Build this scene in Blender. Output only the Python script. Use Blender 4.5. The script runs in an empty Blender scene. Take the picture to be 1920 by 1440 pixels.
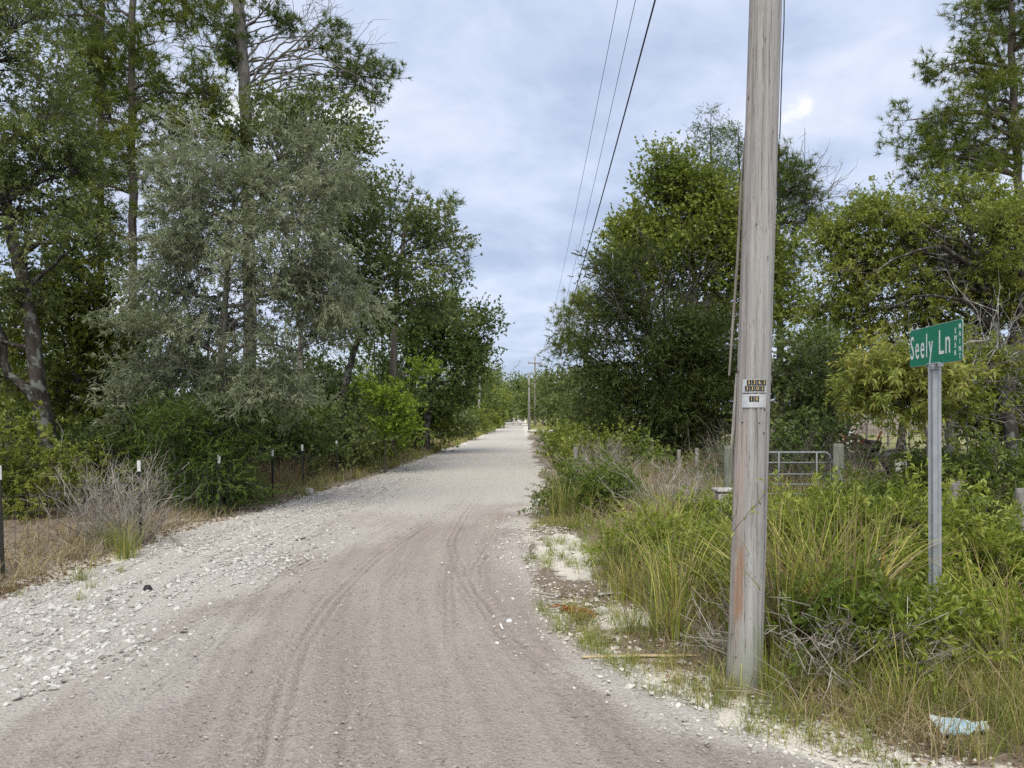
import bpy, math
import numpy as np
from mathutils import Vector, Matrix

# ------------------------------------------------------------------ camera, sky, sun, exposure
SC = bpy.context.scene
COL = SC.collection
R = math.radians
FPX, HOR, EYE = 1442.0, 772.0, 1.6           # focal length in photo pixels, horizon row, eye height

cam_d = bpy.data.cameras.new('camera')
cam_d.sensor_width = 36.0
cam_d.lens = 36.0 * FPX / 1920.0
cam_d.shift_y = (HOR - 720.0) / 1920.0
cam_d.clip_start = 0.05
cam_d.clip_end = 3000.0
cam = bpy.data.objects.new('camera', cam_d)
cam.location = (0, 0, EYE)
cam.rotation_euler = (R(90), 0, 0)
COL.objects.link(cam)
SC.camera = cam

SUN_ELEV, SUN_AZ = 58.0, 188.0               # azimuth clockwise from +Y
world = bpy.data.worlds.new('World')
SC.world = world
world.use_nodes = True


def build_sky():
    nt = world.node_tree
    N, L = nt.nodes, nt.links
    N.clear()
    out = N.new('ShaderNodeOutputWorld')
    sky = N.new('ShaderNodeTexSky')
    sky.sky_type = 'NISHITA'
    sky.sun_disc = False
    sky.sun_elevation = R(SUN_ELEV)
    sky.sun_rotation = R(SUN_AZ)
    sky.air_density = 1.0
    sky.dust_density = 1.5
    bg1 = N.new('ShaderNodeBackground')
    bg1.inputs['Strength'].default_value = 0.06
    L.new(sky.outputs[0], bg1.inputs['Color'])
    tc = N.new('ShaderNodeTexCoord')
    sep = N.new('ShaderNodeSeparateXYZ')
    L.new(tc.outputs['Generated'], sep.inputs[0])

    def m(op, a, b=None, c=None):
        n = N.new('ShaderNodeMath')
        n.operation = op
        for i, v in enumerate((a, b, c)):
            if v is None:
                continue
            if isinstance(v, (int, float)):
                n.inputs[i].default_value = v
            else:
                L.new(v, n.inputs[i])
        return n.outputs[0]
    zz = m('ADD', m('MAXIMUM', sep.outputs[2], 0.0), 0.27)
    comb = N.new('ShaderNodeCombineXYZ')
    L.new(m('DIVIDE', sep.outputs[0], zz), comb.inputs[0])
    L.new(m('DIVIDE', sep.outputs[1], zz), comb.inputs[1])

    def noise(scale, detail, rough, dist, off):
        mp = N.new('ShaderNodeMapping')
        mp.inputs['Location'].default_value = off
        L.new(comb.outputs[0], mp.inputs[0])
        n = N.new('ShaderNodeTexNoise')
        n.inputs['Scale'].default_value = scale
        n.inputs['Detail'].default_value = detail
        n.inputs['Roughness'].default_value = rough
        n.inputs['Distortion'].default_value = dist
        L.new(mp.outputs[0], n.inputs['Vector'])
        return n.outputs[0]
    big = noise(1.0, 4, 0.5, 0.25, (1.3, 4.2, 0))
    mid = noise(3.1, 7, 0.56, 0.3, (7.1, 2.2, 3))
    fine = noise(8.5, 6, 0.55, 0.3, (2.1, 9.2, 5))
    s = m('ADD', m('ADD', m('MULTIPLY', big, 0.36), m('MULTIPLY', mid, 0.46)), m('MULTIPLY', fine, 0.18))
    ramp = N.new('ShaderNodeValToRGB')
    L.new(s, ramp.inputs[0])
    e = ramp.color_ramp.elements
    e[0].position, e[0].color = 0.385, (0.44, 0.525, 0.715, 1)
    e[1].position, e[1].color = 0.625, (1.0, 1.0, 1.0, 1)
    for p, c in ((0.46, (0.54, 0.625, 0.81, 1)), (0.53, (0.65, 0.72, 0.885, 1)), (0.59, (0.735, 0.79, 0.93, 1))):
        el = e.new(p)
        el.color = c
    bg2 = N.new('ShaderNodeBackground')
    bg2.inputs['Strength'].default_value = 0.445
    L.new(ramp.outputs[0], bg2.inputs['Color'])
    mix = N.new('ShaderNodeMixShader')
    mix.inputs[0].default_value = 0.9
    L.new(bg1.outputs[0], mix.inputs[1])
    L.new(bg2.outputs[0], mix.inputs[2])
    L.new(mix.outputs[0], out.inputs[0])


build_sky()
sun_d = bpy.data.lights.new('sun', 'SUN')
sun_d.energy = 1.5
sun_d.angle = R(52)
sun_d.color = (1.0, 0.94, 0.82)
sun = bpy.data.objects.new('sun', sun_d)
COL.objects.link(sun)
_az, _el = R(SUN_AZ), R(SUN_ELEV)
_sv = Vector((math.sin(_az) * math.cos(_el), math.cos(_az) * math.cos(_el), math.sin(_el)))
sun.rotation_euler = _sv.to_track_quat('Z', 'Y').to_euler()
sun.location = (0, -10, 30)

SC.view_settings.view_transform = 'Standard'
SC.view_settings.look = 'None'
SC.view_settings.exposure = 1.38
SC.view_settings.gamma = 1.0
SC.view_settings.use_curve_mapping = False
SC.render.engine = 'CYCLES'
SC.cycles.max_bounces = 7
SC.cycles.diffuse_bounces = 4
SC.cycles.glossy_bounces = 2
SC.cycles.transmission_bounces = 4
SC.cycles.use_denoising = False

# ------------------------------------------------------------------ helpers
TRIS = [0]
WLOC = {}


def px(x, y, d):
    """Point at depth d metres that the photo shows at pixel (x, y)."""
    return np.array([(x - 960.0) / FPX * d, d, EYE + (HOR - y) / FPX * d])


def hash3(i, j, k, seed):
    h = (i * 374761393 + j * 668265263 + k * 2147483647 + seed * 974634777) & 0xFFFFFFFF
    h = ((h ^ (h >> 13)) * 1274126177) & 0xFFFFFFFF
    h = ((h ^ (h >> 16)) * 2246822519) & 0xFFFFFFFF
    return ((h ^ (h >> 15)) & 0xFFFFFF) / float(0xFFFFFF)


def vnoise(x, y, z=0.0, seed=0):
    x, y, z = np.broadcast_arrays(np.asarray(x, float), np.asarray(y, float), np.asarray(z, float))
    i, j, k = np.floor(x).astype(np.int64), np.floor(y).astype(np.int64), np.floor(z).astype(np.int64)
    u, v, w = x - i, y - j, z - k
    u, v, w = u * u * (3 - 2 * u), v * v * (3 - 2 * v), w * w * (3 - 2 * w)
    r = 0
    for a in (0, 1):
        for b in (0, 1):
            for c in (0, 1):
                r = r + hash3(i + a, j + b, k + c, seed) * (u if a else 1 - u) * (v if b else 1 - v) * (w if c else 1 - w)
    return r * 2 - 1


def fbm(x, y, z=0.0, seed=0, oct=4, gain=0.5):
    r, a, f = 0, 1.0, 1.0
    for o in range(oct):
        r = r + a * vnoise(np.asarray(x) * f, np.asarray(y) * f, np.asarray(z) * f, seed + o * 17)
        a *= gain
        f *= 2.03
    return r


def sstep(a, b, x):
    t = np.clip((x - a) / (b - a), 0, 1)
    return t * t * (3 - 2 * t)


def norm(v):
    return v / np.maximum(np.linalg.norm(v, axis=-1, keepdims=True), 1e-9)


class MB:
    """Collects triangles and builds one mesh object."""

    def __init__(self):
        self.v, self.f, self.t, self.m, self.n = [], [], [], [], 0

    def add(self, V, F, tint=None, mat=0):
        V = np.asarray(V, float).reshape(-1, 3)
        F = np.asarray(F, np.int64).reshape(-1, 3)
        self.v.append(V)
        self.f.append(F + self.n)
        self.t.append(np.full(len(F), 0.5) if tint is None else np.broadcast_to(np.asarray(tint, float), (len(F),)))
        self.m.append(np.full(len(F), mat, np.int32))
        self.n += len(V)

    def box(self, c, s, rot=None, tint=None, mat=0, bev=0.0):
        """Box with chamfered vertical and horizontal edges when bev > 0."""
        hx, hy, hz = np.asarray(s, float) / 2
        b = min(bev, 0.45 * min(hx, hy, hz) * 2)
        pts = []
        for sx in (-1, 1):
            for sy in (-1, 1):
                for sz in (-1, 1):
                    if b > 0:
                        pts += [(sx * (hx - b), sy * (hy - b), sz * hz), (sx * (hx - b), sy * hy, sz * (hz - b)), (sx * hx, sy * (hy - b), sz * (hz - b))]
                    else:
                        pts.append((sx * hx, sy * hy, sz * hz))
        self.hull(pts, c, rot, tint, mat)

    def hull(self, pts, c=(0, 0, 0), rot=None, tint=None, mat=0):
        import bmesh
        bm = bmesh.new()
        vs = [bm.verts.new(p) for p in pts]
        bmesh.ops.convex_hull(bm, input=vs)
        bmesh.ops.triangulate(bm, faces=bm.faces[:])
        bm.verts.index_update()
        V = np.array([v.co[:] for v in bm.verts])
        F = np.array([[v.index for v in f.verts] for f in bm.faces])
        bm.free()
        if rot is not None:
            V = V @ np.array(Matrix(rot)).T
        self.add(V + np.asarray(c, float), F, tint, mat)

    def tube(self, P, rad, sides=6, tint=None, mat=0, cap=True, rough=0.0, seed=0):
        P = np.asarray(P, float)
        n = len(P)
        rad = np.broadcast_to(np.asarray(rad, float), (n,))
        T = norm(np.gradient(P, axis=0))
        ref = np.array([0.0, 0.0, 1.0]) if abs(T[:, 2]).mean() < 0.8 else np.array([1.0, 0.0, 0.0])
        A = norm(np.cross(T, ref))
        B = np.cross(T, A)
        a = np.arange(sides) / sides * 2 * np.pi
        rr = rad[:, None] * np.ones(sides)
        if rough:
            rr = rr * (1 + rough * fbm(np.cos(a)[None] * 1.7 + seed, np.sin(a)[None] * 1.7, np.arange(n)[:, None] * 0.35, seed, 3))
        V = P[:, None] + rr[..., None] * (np.cos(a)[None, :, None] * A[:, None] + np.sin(a)[None, :, None] * B[:, None])
        i = np.arange(n - 1)[:, None] * sides
        j = np.arange(sides)[None]
        k = (j + 1) % sides
        q0, q1, q2, q3 = i + j, i + k, i + k + sides, i + j + sides
        F = np.concatenate([np.stack([q0, q1, q2], -1).reshape(-1, 3), np.stack([q0, q2, q3], -1).reshape(-1, 3)])
        V = V.reshape(-1, 3)
        if cap:
            V = np.concatenate([V, P[:1], P[-1:]])
            s = np.arange(sides)
            c0 = np.stack([np.full(sides, n * sides), (s + 1) % sides, s], -1)
            o = (n - 1) * sides
            c1 = np.stack([np.full(sides, n * sides + 1), o + s, o + (s + 1) % sides], -1)
            F = np.concatenate([F, c0, c1])
        self.add(V, F, tint, mat)

    def twigs(self, P0, P1, r0, r1, tint=None, mat=0, bend=None):
        """Many thin three-sided sticks at once, each with one bend."""
        P0, P1 = np.asarray(P0, float), np.asarray(P1, float)
        n = len(P0)
        if n == 0:
            return
        M = (P0 + P1) / 2
        if bend is not None:
            M = M + bend
        T = norm(P1 - P0)
        A = norm(np.cross(T, np.array([0.31, 0.2, 0.93])))
        B = np.cross(T, A)
        a = np.arange(3) / 3 * 2 * np.pi
        ring = np.cos(a)[None, :, None] * A[:, None] + np.sin(a)[None, :, None] * B[:, None]
        r0 = np.broadcast_to(np.asarray(r0, float), (n,))[:, None, None]
        r1 = np.broadcast_to(np.asarray(r1, float), (n,))[:, None, None]
        V = np.stack([P0[:, None] + ring * r0, M[:, None] + ring * (r0 + r1) / 2, P1[:, None] + ring * r1], 1).reshape(n, 9, 3)
        f = []
        for lv in (0, 1):
            for s in range(3):
                a0, a1 = lv * 3 + s, lv * 3 + (s + 1) % 3
                f += [(a0, a1, a1 + 3), (a0, a1 + 3, a0 + 3)]
        F = (np.array(f)[None] + (np.arange(n) * 9)[:, None, None]).reshape(-1, 3)
        tt = None if tint is None else np.repeat(np.broadcast_to(np.asarray(tint, float), (n,)), 12)
        self.add(V.reshape(-1, 3), F, tt, mat)

    def build(self, name, mats, parent=None, smooth=False, loc=(0, 0, 0), link=True, attrs=None):
        me = bpy.data.meshes.new(name)
        V = np.concatenate(self.v) - np.asarray(loc, float)
        F = np.concatenate(self.f)
        me.vertices.add(len(V))
        me.vertices.foreach_set('co', V.astype(np.float32).ravel())
        me.loops.add(len(F) * 3)
        me.loops.foreach_set('vertex_index', F.astype(np.int32).ravel())
        me.polygons.add(len(F))
        me.polygons.foreach_set('loop_start', (np.arange(len(F)) * 3).astype(np.int32))
        me.polygons.foreach_set('material_index', np.concatenate(self.m))
        me.polygons.foreach_set('use_smooth', np.full(len(F), bool(smooth)))
        at = me.attributes.new('tint', 'FLOAT', 'FACE')
        at.data.foreach_set('value', np.concatenate(self.t).astype(np.float32))
        for k, arr in (attrs or {}).items():
            at = me.attributes.new(k, 'FLOAT', 'POINT')
            at.data.foreach_set('value', np.asarray(arr, np.float32).ravel())
        me.update(calc_edges=True)
        me.validate()
        for mm in (mats if isinstance(mats, (list, tuple)) else [mats]):
            me.materials.append(mm)
        TRIS[0] += len(F)
        if not link:
            return me
        o = bpy.data.objects.new(name, me)
        COL.objects.link(o)
        o.location = loc
        if parent is not None:
            o.parent = parent
            pl = WLOC.get(parent.name, tuple(parent.location))
            o.location = (loc[0] - pl[0], loc[1] - pl[1], loc[2] - pl[2])
        WLOC[o.name] = tuple(loc)
        return o


def tag(o, label=None, cat=None, group=None, kind=None):
    if label:
        o['label'] = label
    if cat:
        o['category'] = cat
    if group:
        o['group'] = group
    if kind:
        o['kind'] = kind
    return o


def empty(name, loc, label, cat, group=None):
    o = bpy.data.objects.new(name, None)
    o.location = loc
    o.empty_display_size = 0.2
    COL.objects.link(o)
    return tag(o, label, cat, group)


# ------------------------------------------------------------------ materials
class NT:
    def __init__(self, name):
        self.m = bpy.data.materials.new(name)
        self.m.use_nodes = True
        self.t = self.m.node_tree
        self.t.nodes.clear()
        self.out = self.t.nodes.new('ShaderNodeOutputMaterial')

    def n(self, typ, **kw):
        nd = self.t.nodes.new(typ)
        for k, v in kw.items():
            setattr(nd, k, v)
        return nd

    def set(self, sock, v):
        if isinstance(v, bpy.types.NodeSocket):
            self.t.links.new(v, sock)
        elif isinstance(v, (tuple, list)) and len(v) == 3 and sock.type == 'RGBA':
            sock.default_value = (*v, 1)
        else:
            sock.default_value = v

    def math(self, op, a, b=0.0, clamp=False):
        nd = self.n('ShaderNodeMath', operation=op, use_clamp=clamp)
        self.set(nd.inputs[0], a)
        self.set(nd.inputs[1], b)
        return nd.outputs[0]

    def mix(self, f, a, b, mode='MIX'):
        nd = self.n('ShaderNodeMix', data_type='RGBA', blend_type=mode)
        self.set(nd.inputs[0], f)
        self.set(nd.inputs[6], a)
        self.set(nd.inputs[7], b)
        return nd.outputs[2]

    def coord(self, scale=(1, 1, 1), kind='Object'):
        tc = self.n('ShaderNodeTexCoord')
        mp = self.n('ShaderNodeMapping')
        mp.inputs['Scale'].default_value = scale
        self.t.links.new(tc.outputs[kind], mp.inputs[0])
        return mp.outputs[0]

    def noise(self, vec, scale, detail=4, rough=0.55, dist=0.0):
        nd = self.n('ShaderNodeTexNoise')
        self.set(nd.inputs['Vector'], vec)
        nd.inputs['Scale'].default_value = scale
        nd.inputs['Detail'].default_value = detail
        nd.inputs['Roughness'].default_value = rough
        nd.inputs['Distortion'].default_value = dist
        return nd.outputs[0]

    def voro(self, vec, scale, feature='F1', out='Distance'):
        nd = self.n('ShaderNodeTexVoronoi', feature=feature)
        self.set(nd.inputs['Vector'], vec)
        nd.inputs['Scale'].default_value = scale
        return nd.outputs[out]

    def ramp(self, f, stops):
        nd = self.n('ShaderNodeValToRGB')
        self.set(nd.inputs[0], f)
        e = nd.color_ramp.elements
        while len(e) < len(stops):
            e.new(0.5)
        for el, (p, c) in zip(e, stops):
            el.position = p
            el.color = (*c, 1) if isinstance(c, (tuple, list)) else (c, c, c, 1)
        return nd.outputs[0]

    def attr(self, name):
        return self.n('ShaderNodeAttribute', attribute_name=name).outputs['Fac']

    def bump(self, h, strength=0.5, dist=0.02):
        nd = self.n('ShaderNodeBump')
        nd.inputs['Strength'].default_value = strength
        nd.inputs['Distance'].default_value = dist
        self.set(nd.inputs['Height'], h)
        return nd.outputs[0]

    def done(self, color, rough=0.7, spec=0.3, normal=None, metal=0.0, trans=0.0, tcol=None):
        p = self.n('ShaderNodeBsdfPrincipled')
        self.set(p.inputs['Base Color'], color)
        self.set(p.inputs['Roughness'], rough)
        p.inputs['Specular IOR Level'].default_value = spec
        self.set(p.inputs['Metallic'], metal)
        if normal is not None:
            self.set(p.inputs['Normal'], normal)
        s = p.outputs[0]
        if trans:
            tr = self.n('ShaderNodeBsdfTranslucent')
            self.set(tr.inputs['Color'], tcol if tcol is not None else color)
            mx = self.n('ShaderNodeMixShader')
            mx.inputs[0].default_value = trans
            self.t.links.new(s, mx.inputs[1])
            self.t.links.new(tr.outputs[0], mx.inputs[2])
            s = mx.outputs[0]
        self.t.links.new(s, self.out.inputs[0])
        return self.m


def leaf_mat(name, a, b, c, trans=0.3, rough=0.5, spec=0.35, patch=1.2):
    """a -> b -> c over each leaf's own tint, shifted in soft patches."""
    q = NT(name)
    n = q.noise(q.coord(), patch, 3, 0.6)
    f = q.math('ADD', q.attr('tint'), q.math('MULTIPLY', q.math('SUBTRACT', n, 0.5), 0.9), True)
    col = q.ramp(f, [(0.05, a), (0.5, b), (0.97, c)])
    tc = q.mix(0.5, col, (0.25, 0.32, 0.04), 'MIX')
    return q.done(col, rough, spec, None, 0, trans, tc)


def bark_mat(name, a, b, scale=6.0, lichen=None):
    q = NT(name)
    v = q.coord((1, 1, 0.22))
    n = q.noise(v, scale * 2.2, 8, 0.65, 0.3)
    col = q.ramp(n, [(0.3, a), (0.68, b)])
    if lichen:
        l = q.noise(q.coord(), 7.0, 5, 0.6)
        col = q.mix(q.ramp(l, [(0.52, 0.0), (0.6, 1.0)]), col, lichen)
    return q.done(col, 0.9, 0.15, q.bump(n, 0.9, 0.03))


def plain_mat(name, a, b, scale=20, rough=0.8, spec=0.2, metal=0.0, stretch=(1, 1, 1), bump=0.3, bd=0.004):
    q = NT(name)
    n = q.noise(q.coord(stretch), scale, 6, 0.6)
    return q.done(q.ramp(n, [(0.3, a), (0.7, b)]), rough, spec, q.bump(n, bump, bd), metal)


M = {}
M['silver'] = leaf_mat('silver_leaf', (0.12, 0.145, 0.078), (0.22, 0.25, 0.148), (0.4, 0.425, 0.295), 0.24, 0.5, 0.35)
M['olive'] = leaf_mat('olive_leaf', (0.077, 0.105, 0.031), (0.146, 0.188, 0.058), (0.262, 0.284, 0.104), 0.3)
M['oak'] = leaf_mat('oak_leaf', (0.099, 0.134, 0.020), (0.188, 0.238, 0.033), (0.332, 0.348, 0.054), 0.34, 0.45, 0.4)
M['oak_yellow'] = leaf_mat('yellow_green_leaf', (0.132, 0.169, 0.023), (0.230, 0.275, 0.040), (0.372, 0.384, 0.092), 0.36, 0.45, 0.4)
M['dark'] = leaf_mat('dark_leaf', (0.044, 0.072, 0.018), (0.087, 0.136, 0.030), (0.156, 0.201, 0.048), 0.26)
M['mossy'] = leaf_mat('mossy_leaf', (0.078, 0.099, 0.012), (0.148, 0.176, 0.022), (0.218, 0.236, 0.036), 0.3)
M['lime'] = leaf_mat('lime_leaf', (0.13, 0.21, 0.02), (0.22, 0.33, 0.03), (0.33, 0.42, 0.06), 0.4)
M['shrub'] = leaf_mat('shrub_leaf', (0.132, 0.180, 0.021), (0.248, 0.302, 0.040), (0.396, 0.424, 0.081), 0.34, 0.4, 0.45)
M['shrub_dark'] = leaf_mat('deep_shrub_leaf', (0.075, 0.115, 0.018), (0.135, 0.19, 0.03), (0.235, 0.28, 0.06), 0.3, 0.42, 0.4)
M['pine'] = leaf_mat('pine_needle', (0.066, 0.104, 0.014), (0.134, 0.175, 0.024), (0.241, 0.253, 0.042), 0.2, 0.55, 0.3)
M['pine_blue'] = leaf_mat('pine_needle_deep', (0.055, 0.094, 0.023), (0.101, 0.144, 0.035), (0.184, 0.221, 0.057), 0.18, 0.55, 0.3)
M['cedar'] = leaf_mat('cedar_scale', (0.025, 0.041, 0.010), (0.052, 0.071, 0.016), (0.098, 0.113, 0.031), 0.16, 0.6, 0.25)
M['juniper'] = leaf_mat('juniper_scale', (0.040, 0.074, 0.013), (0.080, 0.133, 0.022), (0.144, 0.199, 0.038), 0.2, 0.6, 0.25)
M['autumn'] = leaf_mat('yellowing_leaf', (0.168, 0.218, 0.037), (0.302, 0.333, 0.074), (0.470, 0.391, 0.105), 0.36, 0.45, 0.35, 3.0)
M['far'] = leaf_mat('far_leaf', (0.088, 0.122, 0.031), (0.167, 0.211, 0.051), (0.282, 0.308, 0.087), 0.28)
M['grass'] = leaf_mat('grass_blade', (0.132, 0.164, 0.033), (0.242, 0.275, 0.060), (0.455, 0.397, 0.131), 0.3, 0.5, 0.3)
M['reed'] = leaf_mat('tall_grass_blade', (0.160, 0.224, 0.028), (0.303, 0.366, 0.055), (0.670, 0.575, 0.167), 0.3, 0.45, 0.35)
M['dry'] = leaf_mat('dry_grass_blade', (0.2, 0.145, 0.075), (0.34, 0.26, 0.14), (0.5, 0.41, 0.25), 0.25, 0.7, 0.15)
M['dead'] = leaf_mat('dead_stem', (0.16, 0.138, 0.115), (0.28, 0.252, 0.215), (0.44, 0.405, 0.355), 0.0, 0.8, 0.15)
M['dead_dark'] = leaf_mat('dark_dead_stem', (0.05, 0.042, 0.035), (0.12, 0.105, 0.09), (0.26, 0.235, 0.21), 0.0, 0.8, 0.15)
M['litter'] = leaf_mat('fallen_leaf', (0.1, 0.06, 0.035), (0.2, 0.13, 0.08), (0.36, 0.27, 0.18), 0.1, 0.8, 0.15)
M['rust_leaf'] = leaf_mat('rusty_leaf', (0.22, 0.08, 0.025), (0.38, 0.16, 0.06), (0.5, 0.27, 0.13), 0.2, 0.7, 0.2)
M['bark_dark'] = bark_mat('dark_bark', (0.018, 0.015, 0.012), (0.075, 0.065, 0.055), 5, (0.16, 0.17, 0.15))
M['bark_pine'] = bark_mat('pine_bark', (0.06, 0.047, 0.04), (0.23, 0.2, 0.178), 5)
M['bark_grey'] = bark_mat('grey_bark', (0.1, 0.09, 0.08), (0.3, 0.28, 0.25), 6)
M['bark_pale'] = bark_mat('pale_bark', (0.07, 0.065, 0.06), (0.38, 0.36, 0.33), 9, (0.5, 0.5, 0.47))
M['twig'] = plain_mat('twig_bark', (0.05, 0.043, 0.035), (0.15, 0.13, 0.11), 30)
M['twig_pale'] = plain_mat('pale_twig', (0.2, 0.18, 0.15), (0.36, 0.33, 0.29), 30)

# ------------------------------------------------------------------ ground shape
LB = np.array([(-30, -14), (-2, -12), (2.2, -7.0), (4.2, -5.1), (6.44, -4.35), (10, -4.45), (14, -3.95), (19.5, -3.45), (40, -2.45), (82, -1.15), (130, -0.6), (200, 0.6), (400, 4)])
RB = np.array([(-30, 16), (1.6, 12), (2.6, 3.4), (3.4, 1.62), (4.45, 0.85), (5.65, 0.42), (7.5, 0.22), (9.7, 0.18), (14.6, 0.5), (21, 0.8), (34, 0.95), (82, 1.4), (130, 1.7), (200, 3.0), (400, 7)])


def lbx(y):
    return np.interp(y, LB[:, 0], LB[:, 1])


def rbx(y):
    return np.interp(y, RB[:, 0], RB[:, 1])


def gz(x, y):
    """Height of the ground."""
    x, y = np.asarray(x, float), np.asarray(y, float)
    out = np.maximum(lbx(y) - x, x - rbx(y))
    z = 0.035 * fbm(x * 0.45, y * 0.45, 0, 3, 3) + 0.012 * fbm(x * 2.2, y * 2.2, 0, 9, 3)
    z = z * sstep(-0.2, 0.8, out) + 0.05 * sstep(0.3, 2.5, out)
    return z


def g1(x, y):
    return float(gz(x, y))


def graded(lo, hi, f0, f1, step, grow):
    """Coordinates: even step between f0 and f1, growing outside."""
    mid = list(np.arange(f0, f1, step))
    up, s = [f1], step
    while up[-1] < hi:
        s *= grow
        up.append(up[-1] + s)
    dn, s = [], step
    p = f0
    while p > lo:
        s *= grow
        p -= s
        dn.append(p)
    return np.array(dn[::-1] + mid + up)


def grid_mesh(xs, ys, zfun):
    X, Y = np.meshgrid(xs, ys)
    Z = zfun(X, Y)
    nx, ny = len(xs), len(ys)
    i = (np.arange(ny - 1)[:, None] * nx + np.arange(nx - 1)[None]).ravel()
    F = np.concatenate([np.stack([i, i + 1, i + nx + 1], -1), np.stack([i, i + nx + 1, i + nx], -1)])
    return X, Y, Z, F


def ground_mat():
    q = NT('roadside_soil')
    co = q.coord()
    n1 = q.noise(co, 1.6, 6, 0.6)
    n2 = q.noise(co, 9.0, 8, 0.65)
    n3 = q.noise(co, 55.0, 6, 0.7)
    soil = q.ramp(n2, [(0.3, (0.08, 0.067, 0.05)), (0.55, (0.2, 0.168, 0.13)), (0.75, (0.32, 0.275, 0.215))])
    lit = q.ramp(n3, [(0.3, (0.055, 0.042, 0.03)), (0.5, (0.22, 0.175, 0.13)), (0.7, (0.38, 0.32, 0.25))])
    soil = q.mix(0.55, soil, lit)
    sand = q.ramp(n3, [(0.28, (0.38, 0.34, 0.28)), (0.5, (0.62, 0.58, 0.5)), (0.72, (0.74, 0.71, 0.64))])
    lawn = q.ramp(n2, [(0.3, (0.13, 0.15, 0.05)), (0.6, (0.33, 0.3, 0.15)), (0.75, (0.45, 0.4, 0.24))])
    ms = q.math('ADD', q.attr('sand'), q.math('MULTIPLY', q.math('SUBTRACT', q.math('ADD', n1, n2), 1.0), 0.9))
    ms = q.ramp(ms, [(0.38, 0.0), (0.6, 1.0)])
    ml = q.math('ADD', q.attr('lawn'), q.math('MULTIPLY', q.math('SUBTRACT', n2, 0.5), 0.8))
    ml = q.ramp(ml, [(0.35, 0.0), (0.65, 1.0)])
    col = q.mix(ms, q.mix(ml, soil, lawn), sand)
    h = q.math('ADD', n2, q.math('MULTIPLY', n3, 0.6))
    return q.done(col, 0.95, 0.1, q.bump(h, 0.8, 0.03))


def build_ground():
    xs = graded(-420, 420, -6, 4.5, 0.13, 1.13)
    ys = graded(-60, 900, 2.6, 13, 0.13, 1.07)

    def zf(X, Y):
        o = np.maximum(lbx(Y) - X, X - rbx(Y))
        fine = 0.02 * fbm(X * 5, Y * 5, 0, 31, 4) * sstep(-0.4, 0.3, o)
        return gz(X, Y) + np.where((abs(X) < 12) & (Y < 40), fine, 0)
    X, Y, Z, F = grid_mesh(xs, ys, zf)
    outR = X - rbx(Y)
    outL = lbx(Y) - X
    n = fbm(X * 0.9, Y * 0.9, 0, 77, 4)
    sand = sstep(0.55, -0.15, outR + 0.45 * n) * (outR > -3) * (0.5 + 0.5 * sstep(5.2, 4.4, Y))
    sand = np.maximum(sand, sstep(0.75, -0.1, outL + 0.4 * n) * (outL > -3) * 0.8)
    # sandy patch on the right shoulder and the sandy drive beyond the verge
    sand = np.maximum(sand, sstep(1.0, 0.35, np.hypot((X - 0.62) / 0.5, (Y - 8.6) / 1.9)) * 1.0)
    sand = np.maximum(sand, sstep(1.0, 0.3, np.hypot((X - 0.85) / 0.35, (Y - 5.95) / 0.5)) * 1.0)
    sand = np.maximum(sand, sstep(1.0, 0.6, np.hypot((X - 3.4) / 2.2, (Y - 15.6) / 0.9)) * 0.75)
    sand = np.maximum(sand, sstep(1.3, 0.8, np.hypot((X + 3.6) / 3.2, (Y - 86) / 9)) * 0.9)
    sand = np.maximum(sand, sstep(1.3, 0.8, np.hypot((X - 4.5) / 3.0, (Y - 66) / 6)) * 0.9)
    lawn = sstep(3, 9, X) * sstep(17, 24, Y) * sstep(60, 45, Y) * 0.9
    lawn = np.maximum(lawn, sstep(1.2, 1.8, X) * sstep(45, 60, Y) * sstep(9, 5, X) * 0.7)
    mb = MB()
    mb.add(np.stack([X, Y, Z], -1), F)
    o = mb.build('ground', ground_mat(), smooth=True, attrs={'sand': sand, 'lawn': lawn})
    tag(o, kind='structure')


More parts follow.
